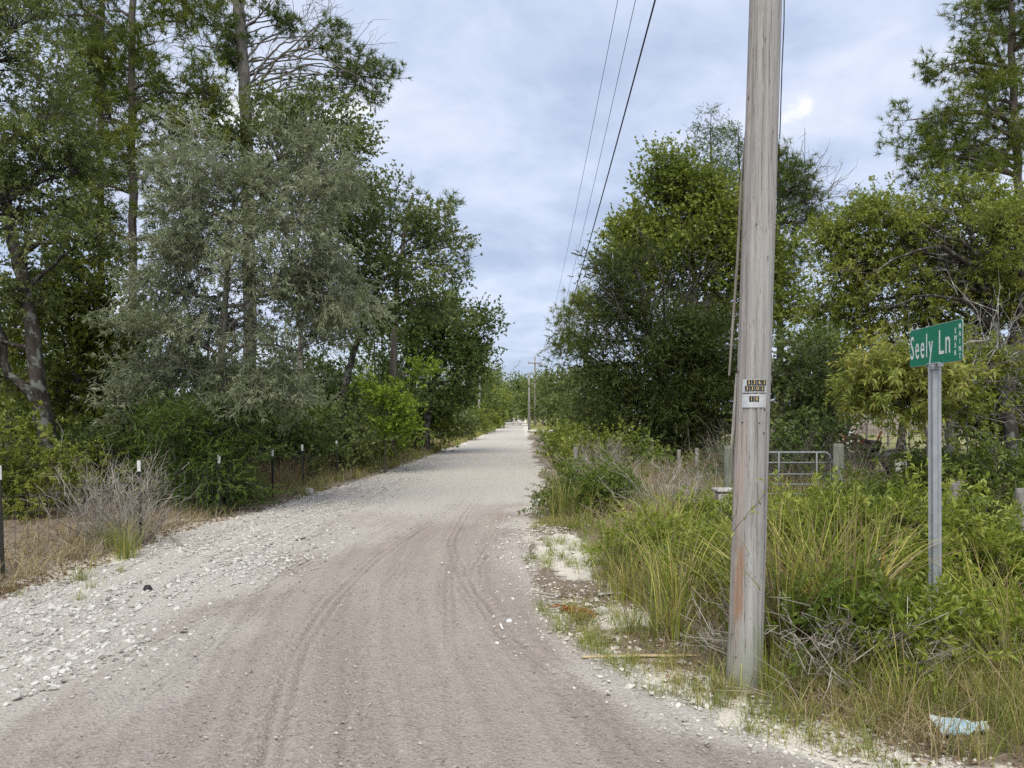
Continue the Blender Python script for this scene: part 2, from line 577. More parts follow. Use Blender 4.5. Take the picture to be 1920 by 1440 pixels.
def road_mat():
    q = NT('gravel_road_surface')
    co = q.coord()
    n1 = q.noise(co, 1.1, 5, 0.6)
    n2 = q.noise(co, 6.0, 8, 0.65)
    n3 = q.noise(co, 70.0, 5, 0.7)
    v1 = q.voro(co, 46.0, 'F1', 'Color')
    sepc = q.n('ShaderNodeSeparateColor')
    q.set(sepc.inputs[0], v1)
    cell = sepc.outputs[0]
    vd = q.voro(co, 46.0)
    mill = q.ramp(n3, [(0.25, (0.19, 0.163, 0.147)), (0.5, (0.348, 0.302, 0.271)), (0.75, (0.445, 0.397, 0.35))])
    mill = q.mix(q.ramp(cell, [(0.78, 0.0), (0.98, 0.6)]), mill, (0.19, 0.165, 0.155))
    mill = q.mix(q.ramp(cell, [(0.0, 0.6), (0.04, 0.0)]), mill, (0.5, 0.46, 0.42))
    mill = q.mix(q.ramp(n2, [(0.4, 0.0), (0.75, 0.5)]), mill, (0.36, 0.31, 0.25))
    pale = q.ramp(n3, [(0.25, (0.32, 0.295, 0.262)), (0.5, (0.49, 0.458, 0.41)), (0.75, (0.6, 0.57, 0.52))])
    pale = q.mix(q.ramp(cell, [(0.8, 0.0), (1.0, 0.5)]), pale, (0.25, 0.235, 0.22))
    f = q.math('ADD', q.attr('pale'), q.math('MULTIPLY', q.math('SUBTRACT', q.math('ADD', n1, n2), 1.0), 0.6))
    col = q.mix(q.ramp(f, [(0.12, 0.0), (0.9, 1.0)]), mill, pale)
    wv = q.attr('wear_shade')
    col = q.mix(q.ramp(wv, [(0.0, 0.75), (0.5, 0.0)]), col, (0.17, 0.142, 0.122))  # track grooves darkened, shade put into the colour
    col = q.mix(q.ramp(wv, [(0.5, 0.0), (1.0, 0.6)]), col, (0.5, 0.45, 0.405))  # track ridges paled as if catching light
    dust = q.noise(q.coord((1, 0.45, 1)), 0.8, 5, 0.6, 0.4)
    col = q.mix(q.ramp(dust, [(0.5, 0.0), (0.72, 0.4)]), col, (0.46, 0.42, 0.365))
    h = q.math('ADD', q.math('MULTIPLY', n3, 0.7), q.math('MULTIPLY', vd, 0.5))
    return q.done(col, 0.95, 0.12, q.bump(h, 1.0, 0.022))


# tyre tracks: world polylines (x, y); width and depth vary
TRACKS = [
    ([(-1.03, 3.2), (-1.2, 4.0), (-1.38, 4.9), (-1.5, 6.6), (-1.42, 8.6), (-0.95, 12.3), (-0.6, 18)], 0.115, 0.013),
    ([(-0.70, 3.2), (-0.82, 4.0), (-1.0, 5.2), (-1.12, 6.8), (-1.08, 9.0), (-0.7, 13)], 0.10, 0.005),
    ([(0.62, 3.2), (0.40, 4.0), (0.02, 5.2), (-0.42, 7.0), (-0.75, 9.2), (-0.7, 12), (-0.4, 18)], 0.12, 0.007),
    ([(-0.25, 3.2), (-0.32, 4.2), (-0.45, 5.6), (-0.62, 7.5), (-0.62, 10), (-0.35, 14)], 0.1, 0.006),
    ([(1.30, 3.0), (0.9, 3.6), (0.35, 4.5), (-0.15, 5.6), (-0.38, 7.5), (-0.2, 10), (0.0, 14)], 0.11, 0.007),
    ([(-3.2, 3.0), (-2.9, 3.6), (-2.55, 4.6), (-2.3, 6.0), (-2.1, 8.0), (-1.8, 11), (-1.5, 16)], 0.11, 0.007),
    ([(-2.1, 3.2), (-2.0, 4.4), (-1.95, 6.0), (-1.85, 8.5), (-1.5, 12), (-1.2, 18)], 0.1, 0.005),
]


def road_z(X, Y):
    edge = np.minimum(X - lbx(Y), rbx(Y) - X)
    e2 = edge + 0.22 * fbm(X * 1.1, Y * 1.1, 0, 5, 4)
    z = -0.06 + 0.078 * sstep(-0.25, 0.3, e2)
    z = z + 0.012 * fbm(X * 0.7, Y * 0.5, 0, 41, 3) * sstep(0, 1, edge) + 0.03 * sstep(0.3, 1.6, edge)
    return z


def smooth_poly(pts, n=200):
    pts = np.asarray(pts, float)
    y = np.linspace(pts[0, -1], pts[-1, -1], n)
    x = np.interp(y, pts[:, -1], pts[:, 0])
    k = np.ones(15) / 15
    xp = np.concatenate([np.full(7, x[0]), x, np.full(7, x[-1])])
    # reflect the ends so that smoothing keeps the direction
    xp[:7] = 2 * x[0] - x[7:0:-1]
    xp[-7:] = 2 * x[-1] - x[-2:-9:-1]
    return np.convolve(xp, k, 'valid'), y


def build_road():
    xs = np.concatenate([np.arange(-14, -5, 0.12), np.arange(-5, -3.3, 0.06), np.arange(-3.3, -1.8, 0.03), np.arange(-1.8, 0.6, 0.02), np.arange(0.6, 1.5, 0.03), np.arange(1.5, 4, 0.08), np.arange(4, 16.1, 0.3)])
    ys = np.concatenate([np.arange(-12, 2.6, 0.35), np.arange(2.6, 3.2, 0.06), np.arange(3.2, 7.0, 0.036), np.arange(7.0, 12, 0.11), np.arange(12, 18, 0.2), np.arange(18, 40, 0.5), np.arange(40, 130, 0.8), np.arange(130, 420, 6)])
    X, Y, Z, F = grid_mesh(xs, ys, road_z)
    wear_shade = np.zeros_like(Z)
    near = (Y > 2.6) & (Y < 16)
    tread_shade = 0
    yi = Y[near]
    xi = X[near]
    dz = np.zeros_like(xi)
    for ti, (pts, hw, dep) in enumerate(TRACKS):
        tx, ty = smooth_poly(pts)
        u = (xi - np.interp(yi, ty, tx)) / hw
        ins = np.clip(1 - np.abs(u), 0, 1)
        m = (np.abs(u) < 1.5) & (yi < pts[-1][1])
        fade = sstep(pts[-1][1], pts[-1][1] * 0.6, yi) * (0.75 + 0.5 * vnoise(xi * 0.6, yi * 0.6, ti, 8))
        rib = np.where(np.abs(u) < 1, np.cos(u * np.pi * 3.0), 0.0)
        lug = np.sin(yi * 2 * np.pi / 0.125 + np.sign(u) * 1.6 + u * 2.2)
        prof = -dep * 0.9 * sstep(0, 0.25, ins) + dep * 1.0 * rib * sstep(0, 0.2, ins) + dep * 0.4 * lug * sstep(0, 0.3, ins) * (np.abs(u) > 0.35)
        prof = prof + dep * 0.8 * np.exp(-((np.abs(u) - 1.15) / 0.15) ** 2)
        dz += np.where(m, prof * fade, 0)
        tread_shade = tread_shade + np.where(np.abs(u) < 1.2, (0.55 * rib + 0.25 * lug * (np.abs(u) > 0.35) - 0.1) * fade * sstep(0, 0.2, ins) * min(1.0, dep / 0.009), 0)  # painted groove shade and ridge light, following the tread ribs
    # faint parallel scratches of older wheels
    base = 0.5 * (np.interp(yi, *smooth_poly(TRACKS[2][0])[::-1]) + np.interp(yi, *smooth_poly(TRACKS[1][0])[::-1]))
    dz += 0.009 * vnoise((xi - base) * 16, yi * 0.5, 0, 71) + 0.0022 * vnoise(xi * 45, yi * 30, 0, 72)
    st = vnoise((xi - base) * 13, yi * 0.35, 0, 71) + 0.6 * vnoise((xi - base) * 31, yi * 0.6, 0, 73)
    wear_shade[near] = np.clip(0.5 + 0.42 * tread_shade + 0.13 * st * sstep(16, 8, yi), 0, 1)  # painted tread shade plus worn streaks of older wheels
    wear_shade[~near] = 0.5
    Z[near] += dz
    # material masks
    edgeR = rbx(Y) - X
    pale = sstep(9.5, 13.5, Y + 1.5 * fbm(X * 0.5, Y * 0.35, 0, 13, 3) - 1.3 * sstep(-1.5, 0.6, X)) * 0.95
    pale = np.maximum(pale, sstep(-2.15, -2.75, X + 0.3 * fbm(X, Y * 0.7, 0, 14, 3)) * sstep(2.5, 4.5, Y) * 0.95)
    wn = 0.45 * fbm(X * 1.4, Y * 0.9, 0, 16, 4)
    pale = np.maximum(pale, 0.75 * sstep(1.2, 0.0, np.hypot((X + 2.0) / 0.75, (Y - 9.6) / 2.6) + wn))
    pale = np.maximum(pale, 0.6 * sstep(1.2, 0.0, np.hypot((X + 2.15 + 0.12 * (Y - 5)) / 0.5, (Y - 4.7) / 1.7) + wn))
    er = edgeR + 0.3 * fbm(X * 1.3, Y * 1.3, 0, 15, 4)
    pale = np.maximum(pale, sstep(0.5, -0.05, er) * (0.45 + 0.5 * sstep(5.2, 4.3, Y) + 0.5 * sstep(9, 12, Y)))
    mb = MB()
    mb.add(np.stack([X, Y, Z], -1), F)
    o = mb.build('gravel_road', road_mat(), smooth=True, attrs={'pale': pale, 'wear_shade': wear_shade})
    tag(o, kind='structure')


build_ground()
build_road()


def top_z(x, y):
    """Whichever of ground and road lies on top."""
    return np.maximum(gz(x, y), road_z(np.asarray(x, float), np.asarray(y, float)))


# ------------------------------------------------------------------ gravel stones
ICO = None


def ico():
    global ICO
    if ICO is None:
        p = (1 + 5 ** 0.5) / 2
        V = np.array([(-1, p, 0), (1, p, 0), (-1, -p, 0), (1, -p, 0), (0, -1, p), (0, 1, p), (0, -1, -p), (0, 1, -p), (p, 0, -1), (p, 0, 1), (-p, 0, -1), (-p, 0, 1)], float)
        V /= np.linalg.norm(V[0])
        F = np.array([(0, 11, 5), (0, 5, 1), (0, 1, 7), (0, 7, 10), (0, 10, 11), (1, 5, 9), (5, 11, 4), (11, 10, 2), (10, 7, 6), (7, 1, 8), (3, 9, 4), (3, 4, 2), (3, 2, 6), (3, 6, 8), (3, 8, 9), (4, 9, 5), (2, 4, 11), (6, 2, 10), (8, 6, 7), (9, 8, 1)])
        ICO = (V, F)
    return ICO


def rand_rot(rng, n):
    q = norm(rng.normal(size=(n, 4)))
    w, x, y, z = q.T
    return np.stack([1 - 2 * (y * y + z * z), 2 * (x * y - z * w), 2 * (x * z + y * w), 2 * (x * y + z * w), 1 - 2 * (x * x + z * z), 2 * (y * z - x * w), 2 * (x * z - y * w), 2 * (y * z + x * w), 1 - 2 * (x * x + y * y)], -1).reshape(n, 3, 3)


OCT_V = np.array([(1, 0, 0), (-1, 0, 0), (0, 1, 0), (0, -1, 0), (0, 0, 1), (0, 0, -1)], float)
OCT_F = np.array([(0, 2, 4), (2, 1, 4), (1, 3, 4), (3, 0, 4), (2, 0, 5), (1, 2, 5), (3, 1, 5), (0, 3, 5)])


def stones(mb, rng, P, size, low=False, flat=0.65):
    V, F = (OCT_V, OCT_F) if low else ico()
    n = len(P)
    S = V[None] * (1 + rng.uniform(-0.3, 0.3, (n, len(V), 1)))
    S = S * rng.uniform(0.65, 1.25, (n, 1, 3))
    S = np.einsum('nij,nkj->nki', rand_rot(rng, n), S)
    S[..., 2] *= flat
    S = S * (size[:, None, None] / 2)
    W = S + P[:, None]
    FF = (F[None] + (np.arange(n) * len(V))[:, None, None]).reshape(-1, 3)
    mb.add(W.reshape(-1, 3), FF, np.repeat(rng.random(n), len(F)))


def stone_mat(name, a, b, c):
    q = NT(name)
    n = q.noise(q.coord(), 90, 4, 0.6)
    col = q.ramp(q.attr('tint'), [(0.0, a), (0.12, b), (1.0, c)])
    col = q.mix(q.math('MULTIPLY', n, 0.35), col, (0.4, 0.36, 0.31))
    return q.done(col, 0.9, 0.15, q.bump(n, 0.3, 0.004))


def build_gravel():
    rng = np.random.default_rng(11)
    # pale limestone shoulder on the left
    n = 56000
    y = 3.3 + (26 - 3.3) * rng.random(n) ** 1.25
    x = rng.uniform(-5.2, -1.9, n)
    lb = lbx(y) + 0.35 * fbm(x * 1.2, y * 1.2, 0, 21, 3)
    gb = np.interp(y, [3.3, 4.3, 5, 6.4, 8.6, 12.3, 18, 26], [-3.3, -2.8, -2.72, -2.75, -2.55, -2.6, -2.35, -2.2]) + 0.3 * fbm(x * 0.8, y * 0.8, 0, 22, 3)
    dens = sstep(-0.25, 0.2, x - lb) * sstep(0.75, -0.35, x - gb)
    dens *= 0.45 + 0.75 * sstep(-0.45, 0.3, fbm(x * 0.8, y * 0.8, 0, 23, 4))
    keep = rng.random(n) < dens * 1.0
    x, y = x[keep], y[keep]
    s = np.clip(rng.lognormal(math.log(0.02), 0.5, len(x)), 0.01, 0.07)
    mb = MB()
    b = (s > 0.034) & (y < 10)
    stones(mb, rng, np.stack([x, y, top_z(x, y) + s * 0.1], -1)[b], s[b])
    stones(mb, rng, np.stack([x, y, top_z(x, y) + s * 0.1], -1)[~b], s[~b], True)
    o = mb.build('gravel', stone_mat('limestone', (0.15, 0.143, 0.13), (0.35, 0.338, 0.315), (0.58, 0.568, 0.54)))
    tag(o, 'coarse white limestone gravel heaped along the left shoulder', 'gravel', kind='stuff')
    print('limestone', len(x))
    # fine chips over the whole road
    n = 21000
    y = 3.2 + (12 - 3.2) * rng.random(n) ** 1.5
    x = rng.uniform(-4.6, 2.6, n)
    e = np.minimum(x - lbx(y), rbx(y) + 0.5 - x)
    dens = sstep(-0.1, 0.4, e) * (0.35 + 0.8 * sstep(-0.3, 0.4, fbm(x * 1.1, y * 0.6, 0, 24, 4)))
    dens += 0.7 * np.exp(-((x - rbx(y) + 0.15) / 0.3) ** 2)
    keep = rng.random(n) < dens * 0.8
    x, y = x[keep], y[keep]
    s = np.clip(rng.lognormal(math.log(0.0095), 0.42, len(x)), 0.004, 0.03)
    mb = MB()
    stones(mb, rng, np.stack([x, y, top_z(x, y) + s * 0.2], -1), s, True)
    o = mb.build('fine_gravel', stone_mat('road_chips', (0.1, 0.09, 0.085), (0.24, 0.2, 0.185), (0.46, 0.41, 0.375)))
    tag(o, 'fine grey and pink chips scattered over the road surface', 'gravel', kind='stuff')
    # pale pebbles and sand crumbs at the right edge
    n = 7000
    y = 3.2 + 9 * rng.random(n) ** 1.2
    x = rbx(y) + rng.normal(0.15, 0.3, n)
    s = np.clip(rng.lognormal(math.log(0.017), 0.5, n), 0.006, 0.06)
    keep = rng.random(n) < 0.3 + 0.7 * sstep(-0.2, 0.3, fbm(x * 1.6, y * 1.6, 0, 25, 3))
    x, y, s = x[keep], y[keep], s[keep]
    mb = MB()
    stones(mb, rng, np.stack([x, y, top_z(x, y) + s * 0.2], -1), s, True)
    o = mb.build('pebbles', stone_mat('sand_pebble', (0.25, 0.23, 0.2), (0.45, 0.42, 0.37), (0.68, 0.65, 0.58)))
    tag(o, 'pale pebbles and sand crumbs along the right road edge', 'pebbles', kind='stuff')


build_gravel()

# ------------------------------------------------------------------ foliage
UP = np.array([0.0, 0.0, 1.0])


def leaf_faces(mb, rng, P, D, L, W, tint, up=0.8, fold=0.25, mat=0, single=False):
    n = len(P)
    Nn = norm(UP * up + rng.normal(size=(n, 3)) * 0.6)
    S = norm(np.cross(D, Nn))
    Nn = np.cross(S, D)
    L, W = np.broadcast_to(L, (n,))[:, None], np.broadcast_to(W, (n,))[:, None]
    if single:
        V = np.stack([P - S * W / 2, P + S * W / 2, P + D * L], 1)
        mb.add(V.reshape(-1, 3), np.arange(n * 3).reshape(-1, 3), tint, mat)
        return
    mid = P + D * L * 0.48
    tip = P + D * L - UP * L * 0.12
    V = np.stack([P, mid + S * W / 2 + Nn * W * fold, tip, mid - S * W / 2 + Nn * W * fold], 1)
    F = (np.array([(0, 1, 2), (0, 2, 3)])[None] + (np.arange(n) * 4)[:, None, None]).reshape(-1, 3)
    mb.add(V.reshape(-1, 3), F, np.repeat(tint, 2), mat)


KINDS = {
    # ns sub-twigs per cluster, tl twig length, cr scatter, nl leaves per twig, L/W leaf size, o outward, g droop, a along, b radial
    'silver': dict(ns=7, tl=0.30, cr=0.17, nl=17, L=0.088, W=0.021, o=0.7, g=0.0, a=0.75, b=0.7, up=0.7),
    'broad': dict(ns=6, tl=0.28, cr=0.17, nl=14, L=0.075, W=0.032, o=0.6, g=0.05, a=0.55, b=0.8, up=0.9),
    'small': dict(ns=7, tl=0.25, cr=0.16, nl=14, L=0.052, W=0.025, o=0.6, g=0.05, a=0.5, b=0.8, up=0.8),
    'far': dict(ns=5, tl=0.45, cr=0.32, nl=10, L=0.17, W=0.085, o=0.5, g=0.0, a=0.5, b=0.8, up=0.8),
    'pine': dict(ns=4, tl=0.17, cr=0.13, nl=24, L=0.15, W=0.0125, o=0.55, g=0.35, a=0.6, b=0.8, up=0.3, single=True, end=True),
    'cedar': dict(ns=8, tl=0.26, cr=0.17, nl=12, L=0.075, W=0.017, o=0.7, g=0.2, a=0.8, b=0.5, up=0.4, single=True),
    'long': dict(ns=4, tl=0.26, cr=0.13, nl=12, L=0.1, W=0.03, o=0.8, g=-0.1, a=0.6, b=0.75, up=0.9),
    'shrub': dict(ns=6, tl=0.22, cr=0.10, nl=13, L=0.06, W=0.021, o=0.5, g=0.5, a=0.75, b=0.6, up=0.6),
}


def foliage(mb, rng, C, OUT, kind, sc=1.0, twig_r=0.0025, bt=None, **over):
    k = dict(KINDS[kind])
    k.update(over)
    nc = len(C)
    ns, nl = k['ns'], k['nl']
    # light and heavy sprays side by side
    ci = np.repeat(np.arange(nc), ns)
    D = norm(OUT[ci] * k['o'] + rng.normal(size=(nc * ns, 3)) * 0.62 + UP * k['g'])
    S0 = C[ci] + np.clip(rng.normal(size=(nc * ns, 3)), -1.9, 1.9) * k['cr'] * sc * np.array([1, 1, 0.65])
    tl = k['tl'] * sc * rng.uniform(0.6, 1.35, nc * ns)
    E = S0 + D * tl[:, None]
    ttwig = rng.random(nc * ns)
    if twig_r:
        B = S0 - D * (tl * 0.35)[:, None]
        S = norm(np.cross(D, rng.normal(size=D.shape))) * twig_r * sc * 1.2
        mb.add(np.stack([B - S, B + S, E], 1).reshape(-1, 3), np.arange(len(B) * 3).reshape(-1, 3), None, 1)
    ti = np.repeat(np.arange(nc * ns), nl)
    n = len(ti)
    t = rng.uniform(0.1, 1.0, n)
    if k.get('end'):
        t = rng.uniform(0.35, 1.0, n)
    P = S0[ti] + D[ti] * (tl[ti] * t)[:, None]
    rad = norm(rng.normal(size=(n, 3)))
    LD = norm(D[ti] * k['a'] + rad * k['b'] + UP * (0.0 if kind != 'long' else -0.12))
    bt = rng.random(nc) if bt is None else bt
    tint = np.clip(0.4 * bt[ci][ti] + 0.25 * ttwig[ti] + 0.35 * rng.random(n), 0, 1)
    size = rng.uniform(0.7, 1.25, n) * sc
    leaf_faces(mb, rng, P, LD, k['L'] * size, k['W'] * size, tint, k['up'], single=k.get('single', False))


def in_lobe(rng, n, c, r, seed, sc=1.0):
    """Cluster centres of one lobe, gathered on boughs with gaps between them."""
    k = max(2, int(round(n / 6.5)))
    d = norm(rng.normal(size=(k, 3)))
    rr = rng.random(k) ** (1 / 2.3)
    bump = 1 + 0.4 * fbm(d[:, 0] * 1.9 + seed, d[:, 1] * 1.9, d[:, 2] * 1.9, seed, 3)
    stray = np.where(rng.random(k) < 0.1, rng.uniform(1.0, 1.14, k), 1.0)
    bc = c + d * r * (rr * bump * stray)[:, None]
    j = rng.integers(0, k, n)
    rb = np.clip(0.2 * r.mean() + 0.1 * sc, 0.1, 0.42 * sc)
    # each bough spreads outwards and flat
    off = np.clip(rng.normal(size=(n, 3)), -1.7, 1.7) * rb * np.array([1.0, 1.0, 0.5])
    along = np.minimum(np.abs(rng.normal(size=n)), 1.7)[:, None] * d[j] * np.array([1, 1, 0.35]) * rb * 0.9
    return bc[j] + off * 0.75 + along, norm(d[j] + 0.35 * rng.normal(size=(n, 3))), j, k


def path(rng, p0, p1, n=7, wob=0.06, sag=0.0):
    p0, p1 = np.asarray(p0, float), np.asarray(p1, float)
    t = np.linspace(0, 1, n)[:, None]
    L = np.linalg.norm(p1 - p0)
    w = np.cumsum(rng.normal(size=(n, 3)), 0) * wob * L / math.sqrt(n)
    w = w - w[-1:] * t
    w[0] = 0
    return p0 + (p1 - p0) * t + w + UP * (sag * L * np.sin(t * np.pi))


def tree(name, label, d, trunk, lobes, kind, leafm, barkm, r0=0.12, n=200, sc=1.0, cat='tree', group=None, seed=0,
         limbs=(), twigm='twig', limb_r=0.4, depth=0.8, twig_r=0.0025, bare=0, sag=0.08, r_top=None, crown='crown', **over):
    """trunk: pixels from base up; lobes: (px, py, rx, ry[, depth offset]) of the crown as the photo shows it at depth d."""
    rng = np.random.default_rng(seed + 1000)
    T = np.array([px(x, y, d) for x, y in trunk])
    base = np.array([T[0, 0], d, g1(T[0, 0], d)])
    T[0] = base - UP * 0.12
    root = empty(name, tuple(base), label, cat, group)
    if d > 14.2 and not KINDS[kind].get('single'):
        # far crowns: one triangle per leaf
        over.setdefault('single', True)
        over.setdefault('W', KINDS[kind]['W'] * 1.95)
        over.setdefault('L', KINDS[kind]['L'] * 1.15)
        over.setdefault('nl', int(KINDS[kind]['nl'] * 0.62))
    # smooth trunk
    s = np.linspace(0, len(T) - 1, max(8, 6 * (len(T) - 1) + 1))
    TT = np.stack([np.interp(s, np.arange(len(T)), T[:, i]) for i in range(3)], -1)
    if len(TT) > 4:
        K = np.array([1, 2, 1]) / 4
        for _ in range(3):
            TT[1:-1] = TT[:-2] * K[0] + TT[1:-1] * K[1] + TT[2:] * K[2]
    TT[1:-1, 0] += rng.normal(size=len(TT) - 2) * r0 * 0.12
    TT[1:, 1] += np.cumsum(rng.normal(size=len(TT) - 1)) * r0 * 0.12
    rt = r0 * 0.3 if r_top is None else r_top
    rad = r0 + (rt - r0) * np.linspace(0, 1, len(TT)) ** 0.9
    rad[:2] *= (1.35, 1.12)
    wood = MB()
    wood.tube(TT, rad, 12 if r0 * FPX / d > 5 else 7, rough=0.1, seed=seed)
    nodes = [TT[len(TT) // 4:]]
    nrad = [rad[len(TT) // 4:]]
    cl, ol, bt = [], [], []
    w = np.array([(l[2] * l[3]) ** 0.9 for l in lobes], float)
    cnt = np.maximum(3, np.round(n * w / w.sum())).astype(int) if len(lobes) else []
    for i, l in enumerate(lobes):
        c = px(l[0], l[1], d)
        c[1] += l[4] if len(l) > 4 else 0.0
        r = np.array([l[2], 0, l[3]]) / FPX * d
        r[1] = depth * (0.65 * r[0] + 0.35 * r[2]) if len(l) < 6 else l[5]
        cand = np.where(TT[:, 2] <= c[2] - 0.15 * r[2])[0]
        j = cand[np.argmin(np.linalg.norm(TT[cand] - c, axis=1) * 1.0)] if len(cand) else len(TT) // 3
        lp = path(rng, TT[j], c, 9, 0.07, sag)
        lr = np.linspace(min(rad[j] * 0.75, max(limb_r * r0, 0.02)), 0.012 * sc, 9)
        wood.tube(lp, lr, 6, rough=0.06, seed=seed + i, cap=False)
        nodes.append(lp[2:])
        nrad.append(lr[2:])
        q, dd, jb, kb = in_lobe(rng, cnt[i], c, r, seed + i * 3, sc)
        bt.append(rng.random(kb)[jb])
        cl.append(q)
        ol.append(norm(dd * 0.8 + norm(q - TT[min(j + 2, len(TT) - 1)]) * 0.6))
    for li, lm in enumerate(limbs):
        pts = np.array([px(x, y, d) for x, y in lm[0]])
        pts[:, 1] += np.linspace(0, lm[2] if len(lm) > 2 else 0.0, len(pts))
        ss = np.linspace(0, len(pts) - 1, 5 * (len(pts) - 1) + 1)
        lp = np.stack([np.interp(ss, np.arange(len(pts)), pts[:, i]) for i in range(3)], -1)
        for _ in range(2):
            lp[1:-1] = (lp[:-2] + 2 * lp[1:-1] + lp[2:]) / 4
        lp[1:] += rng.normal(size=(len(lp) - 1, 3)) * lm[1] * 0.35
        lr = np.linspace(lm[1], max(lm[1] * 0.15, 0.006), len(lp))
        wood.tube(lp, lr, 6, rough=0.06, seed=seed + li, cap=False)
        nodes.append(lp[1:])
        nrad.append(lr[1:])
        if bare:
            # bare twigs fork off the limb in two generations
            k = rng.integers(1, len(lp), bare)
            P0 = lp[k]
            td = norm(lp[np.minimum(k + 1, len(lp) - 1)] - lp[k - 1])
            D = norm(td * 0.8 + rng.normal(size=(bare, 3)) * 0.55 + UP * 0.15)
            Ln = rng.uniform(0.4, 1.3, bare) * sc
            P1 = P0 + D * Ln[:, None]
            wood.twigs(P0, P1, 0.011 * sc, 0.005 * sc, bend=rng.normal(size=(bare, 3)) * 0.14 * sc)
            kk = np.repeat(np.arange(bare), 5)
            t = rng.uniform(0.2, 1, len(kk))[:, None]
            Q0 = P0[kk] * (1 - t) + P1[kk] * t
            D2 = norm(D[kk] + rng.normal(size=(len(kk), 3)) * 0.6)
            Q1 = Q0 + D2 * rng.uniform(0.15, 0.6, len(kk))[:, None] * sc
            wood.twigs(Q0, Q1, 0.005 * sc, 0.0025 * sc, bend=rng.normal(size=(len(kk), 3)) * 0.07 * sc)
    tr = None
    if cl:
        C, O, BT = np.concatenate(cl), np.concatenate(ol), np.concatenate(bt)
        gl = gz(C[:, 0], C[:, 1])
        ok = C[:, 2] > gl + 0.05
        C, O, BT = C[ok], O[ok], BT[ok]
        ND, NR = np.concatenate(nodes), np.concatenate(nrad)
        dist = np.linalg.norm(C[:, None] - ND[None], axis=2) + np.maximum(0, ND[None, :, 2] - C[:, None, 2]) * 0.8
        j = dist.argmin(1)
        r = np.minimum(NR[j] * 0.6, 0.016 * sc)
        if d > 17:
            S = norm(np.cross(C - ND[j], rng.normal(size=C.shape))) * r[:, None]
            wood.add(np.stack([ND[j] - S, ND[j] + S, C], 1).reshape(-1, 3), np.arange(len(C) * 3).reshape(-1, 3))
        else:
            wood.twigs(ND[j], C, r, 0.004 * sc, bend=rng.normal(size=(len(C), 3)) * 0.08 * np.linalg.norm(C - ND[j], axis=1)[:, None] + UP * 0.03)
        cm = MB()
        foliage(cm, rng, C, O, kind, sc, twig_r, bt=BT, **over)
        wood.build('trunk', M[barkm], root, smooth=True, loc=tuple(base))
        cm.build(crown, [M[leafm], M[twigm]], root, loc=tuple(base))
    else:
        wood.build('trunk', M[barkm], root, smooth=True, loc=tuple(base))
    return root



# ------------------------------------------------------------------ trees on the left
tree('oak_tree', 'dark leaning oak with mottled double trunk at the left edge of the photo', 12.5,
     [(112, 930), (92, 800), (62, 620), (40, 500), (8, 380), (-40, 200)],
     [(20, 60, 105, 110), (70, 245, 100, 75), (10, 400, 110, 60), (135, 330, 55, 50), (-70, 200, 120, 200), (120, 455, 70, 35), (30, 540, 70, 50), (-20, 640, 70, 70)],
     'broad', 'olive', 'bark_dark', r0=0.15, n=560, seed=1, sc=1.0, r_top=0.06,
     limbs=[([(92, 800), (20, 700), (-30, 560), (-60, 400)], 0.1), ([(50, 540), (130, 470), (210, 430)], 0.04), ([(40, 470), (110, 380), (190, 350)], 0.035)])
tree('pine_tree', 'slim pine with a straight trunk beside the leaning oak', 19,
     [(196, 900), (194, 700), (190, 400), (192, 100), (194, -200)],
     [(110, 60, 60, 55), (150, 160, 60, 45), (210, 60, 55, 60), (120, 230, 60, 35), (190, 260, 60, 40), (140, 330, 60, 30), (230, 340, 50, 30), (165, 410, 60, 28), (195, -120, 130, 110), (240, 130, 40, 35), (160, 500, 60, 22)],
     'pine', 'pine_blue', 'bark_pine', r0=0.1, n=480, seed=2, sc=1.25, r_top=0.055)
tree('pine_tree', 'tall pine with pale upper trunk and big needle clumps over the silvery tree', 17,
     [(246, 900), (248, 700), (250, 450), (250, 200), (250, 0), (249, -250)],
     [(335, 160, 85, 46), (385, 175, 42, 40), (250, 130, 60, 40), (290, 80, 50, 40), (160, 100, 50, 45), (200, 230, 50, 45), (120, 30, 50, 45), (180, 420, 60, 40), (330, 40, 45, 45), (275, 175, 50, 40), (145, 165, 60, 40), (200, 20, 50, 40), (290, 215, 60, 40), (220, 290, 60, 35), (340, 250, 60, 40), (260, 320, 70, 40), (190, 350, 50, 30), (250, -150, 140, 120), (380, -20, 45, 40), (130, 215, 50, 30), (310, 400, 60, 35), (240, 440, 50, 40)],
     'pine', 'pine', 'bark_pine', r0=0.105, n=640, seed=3, sc=1.2, r_top=0.06)
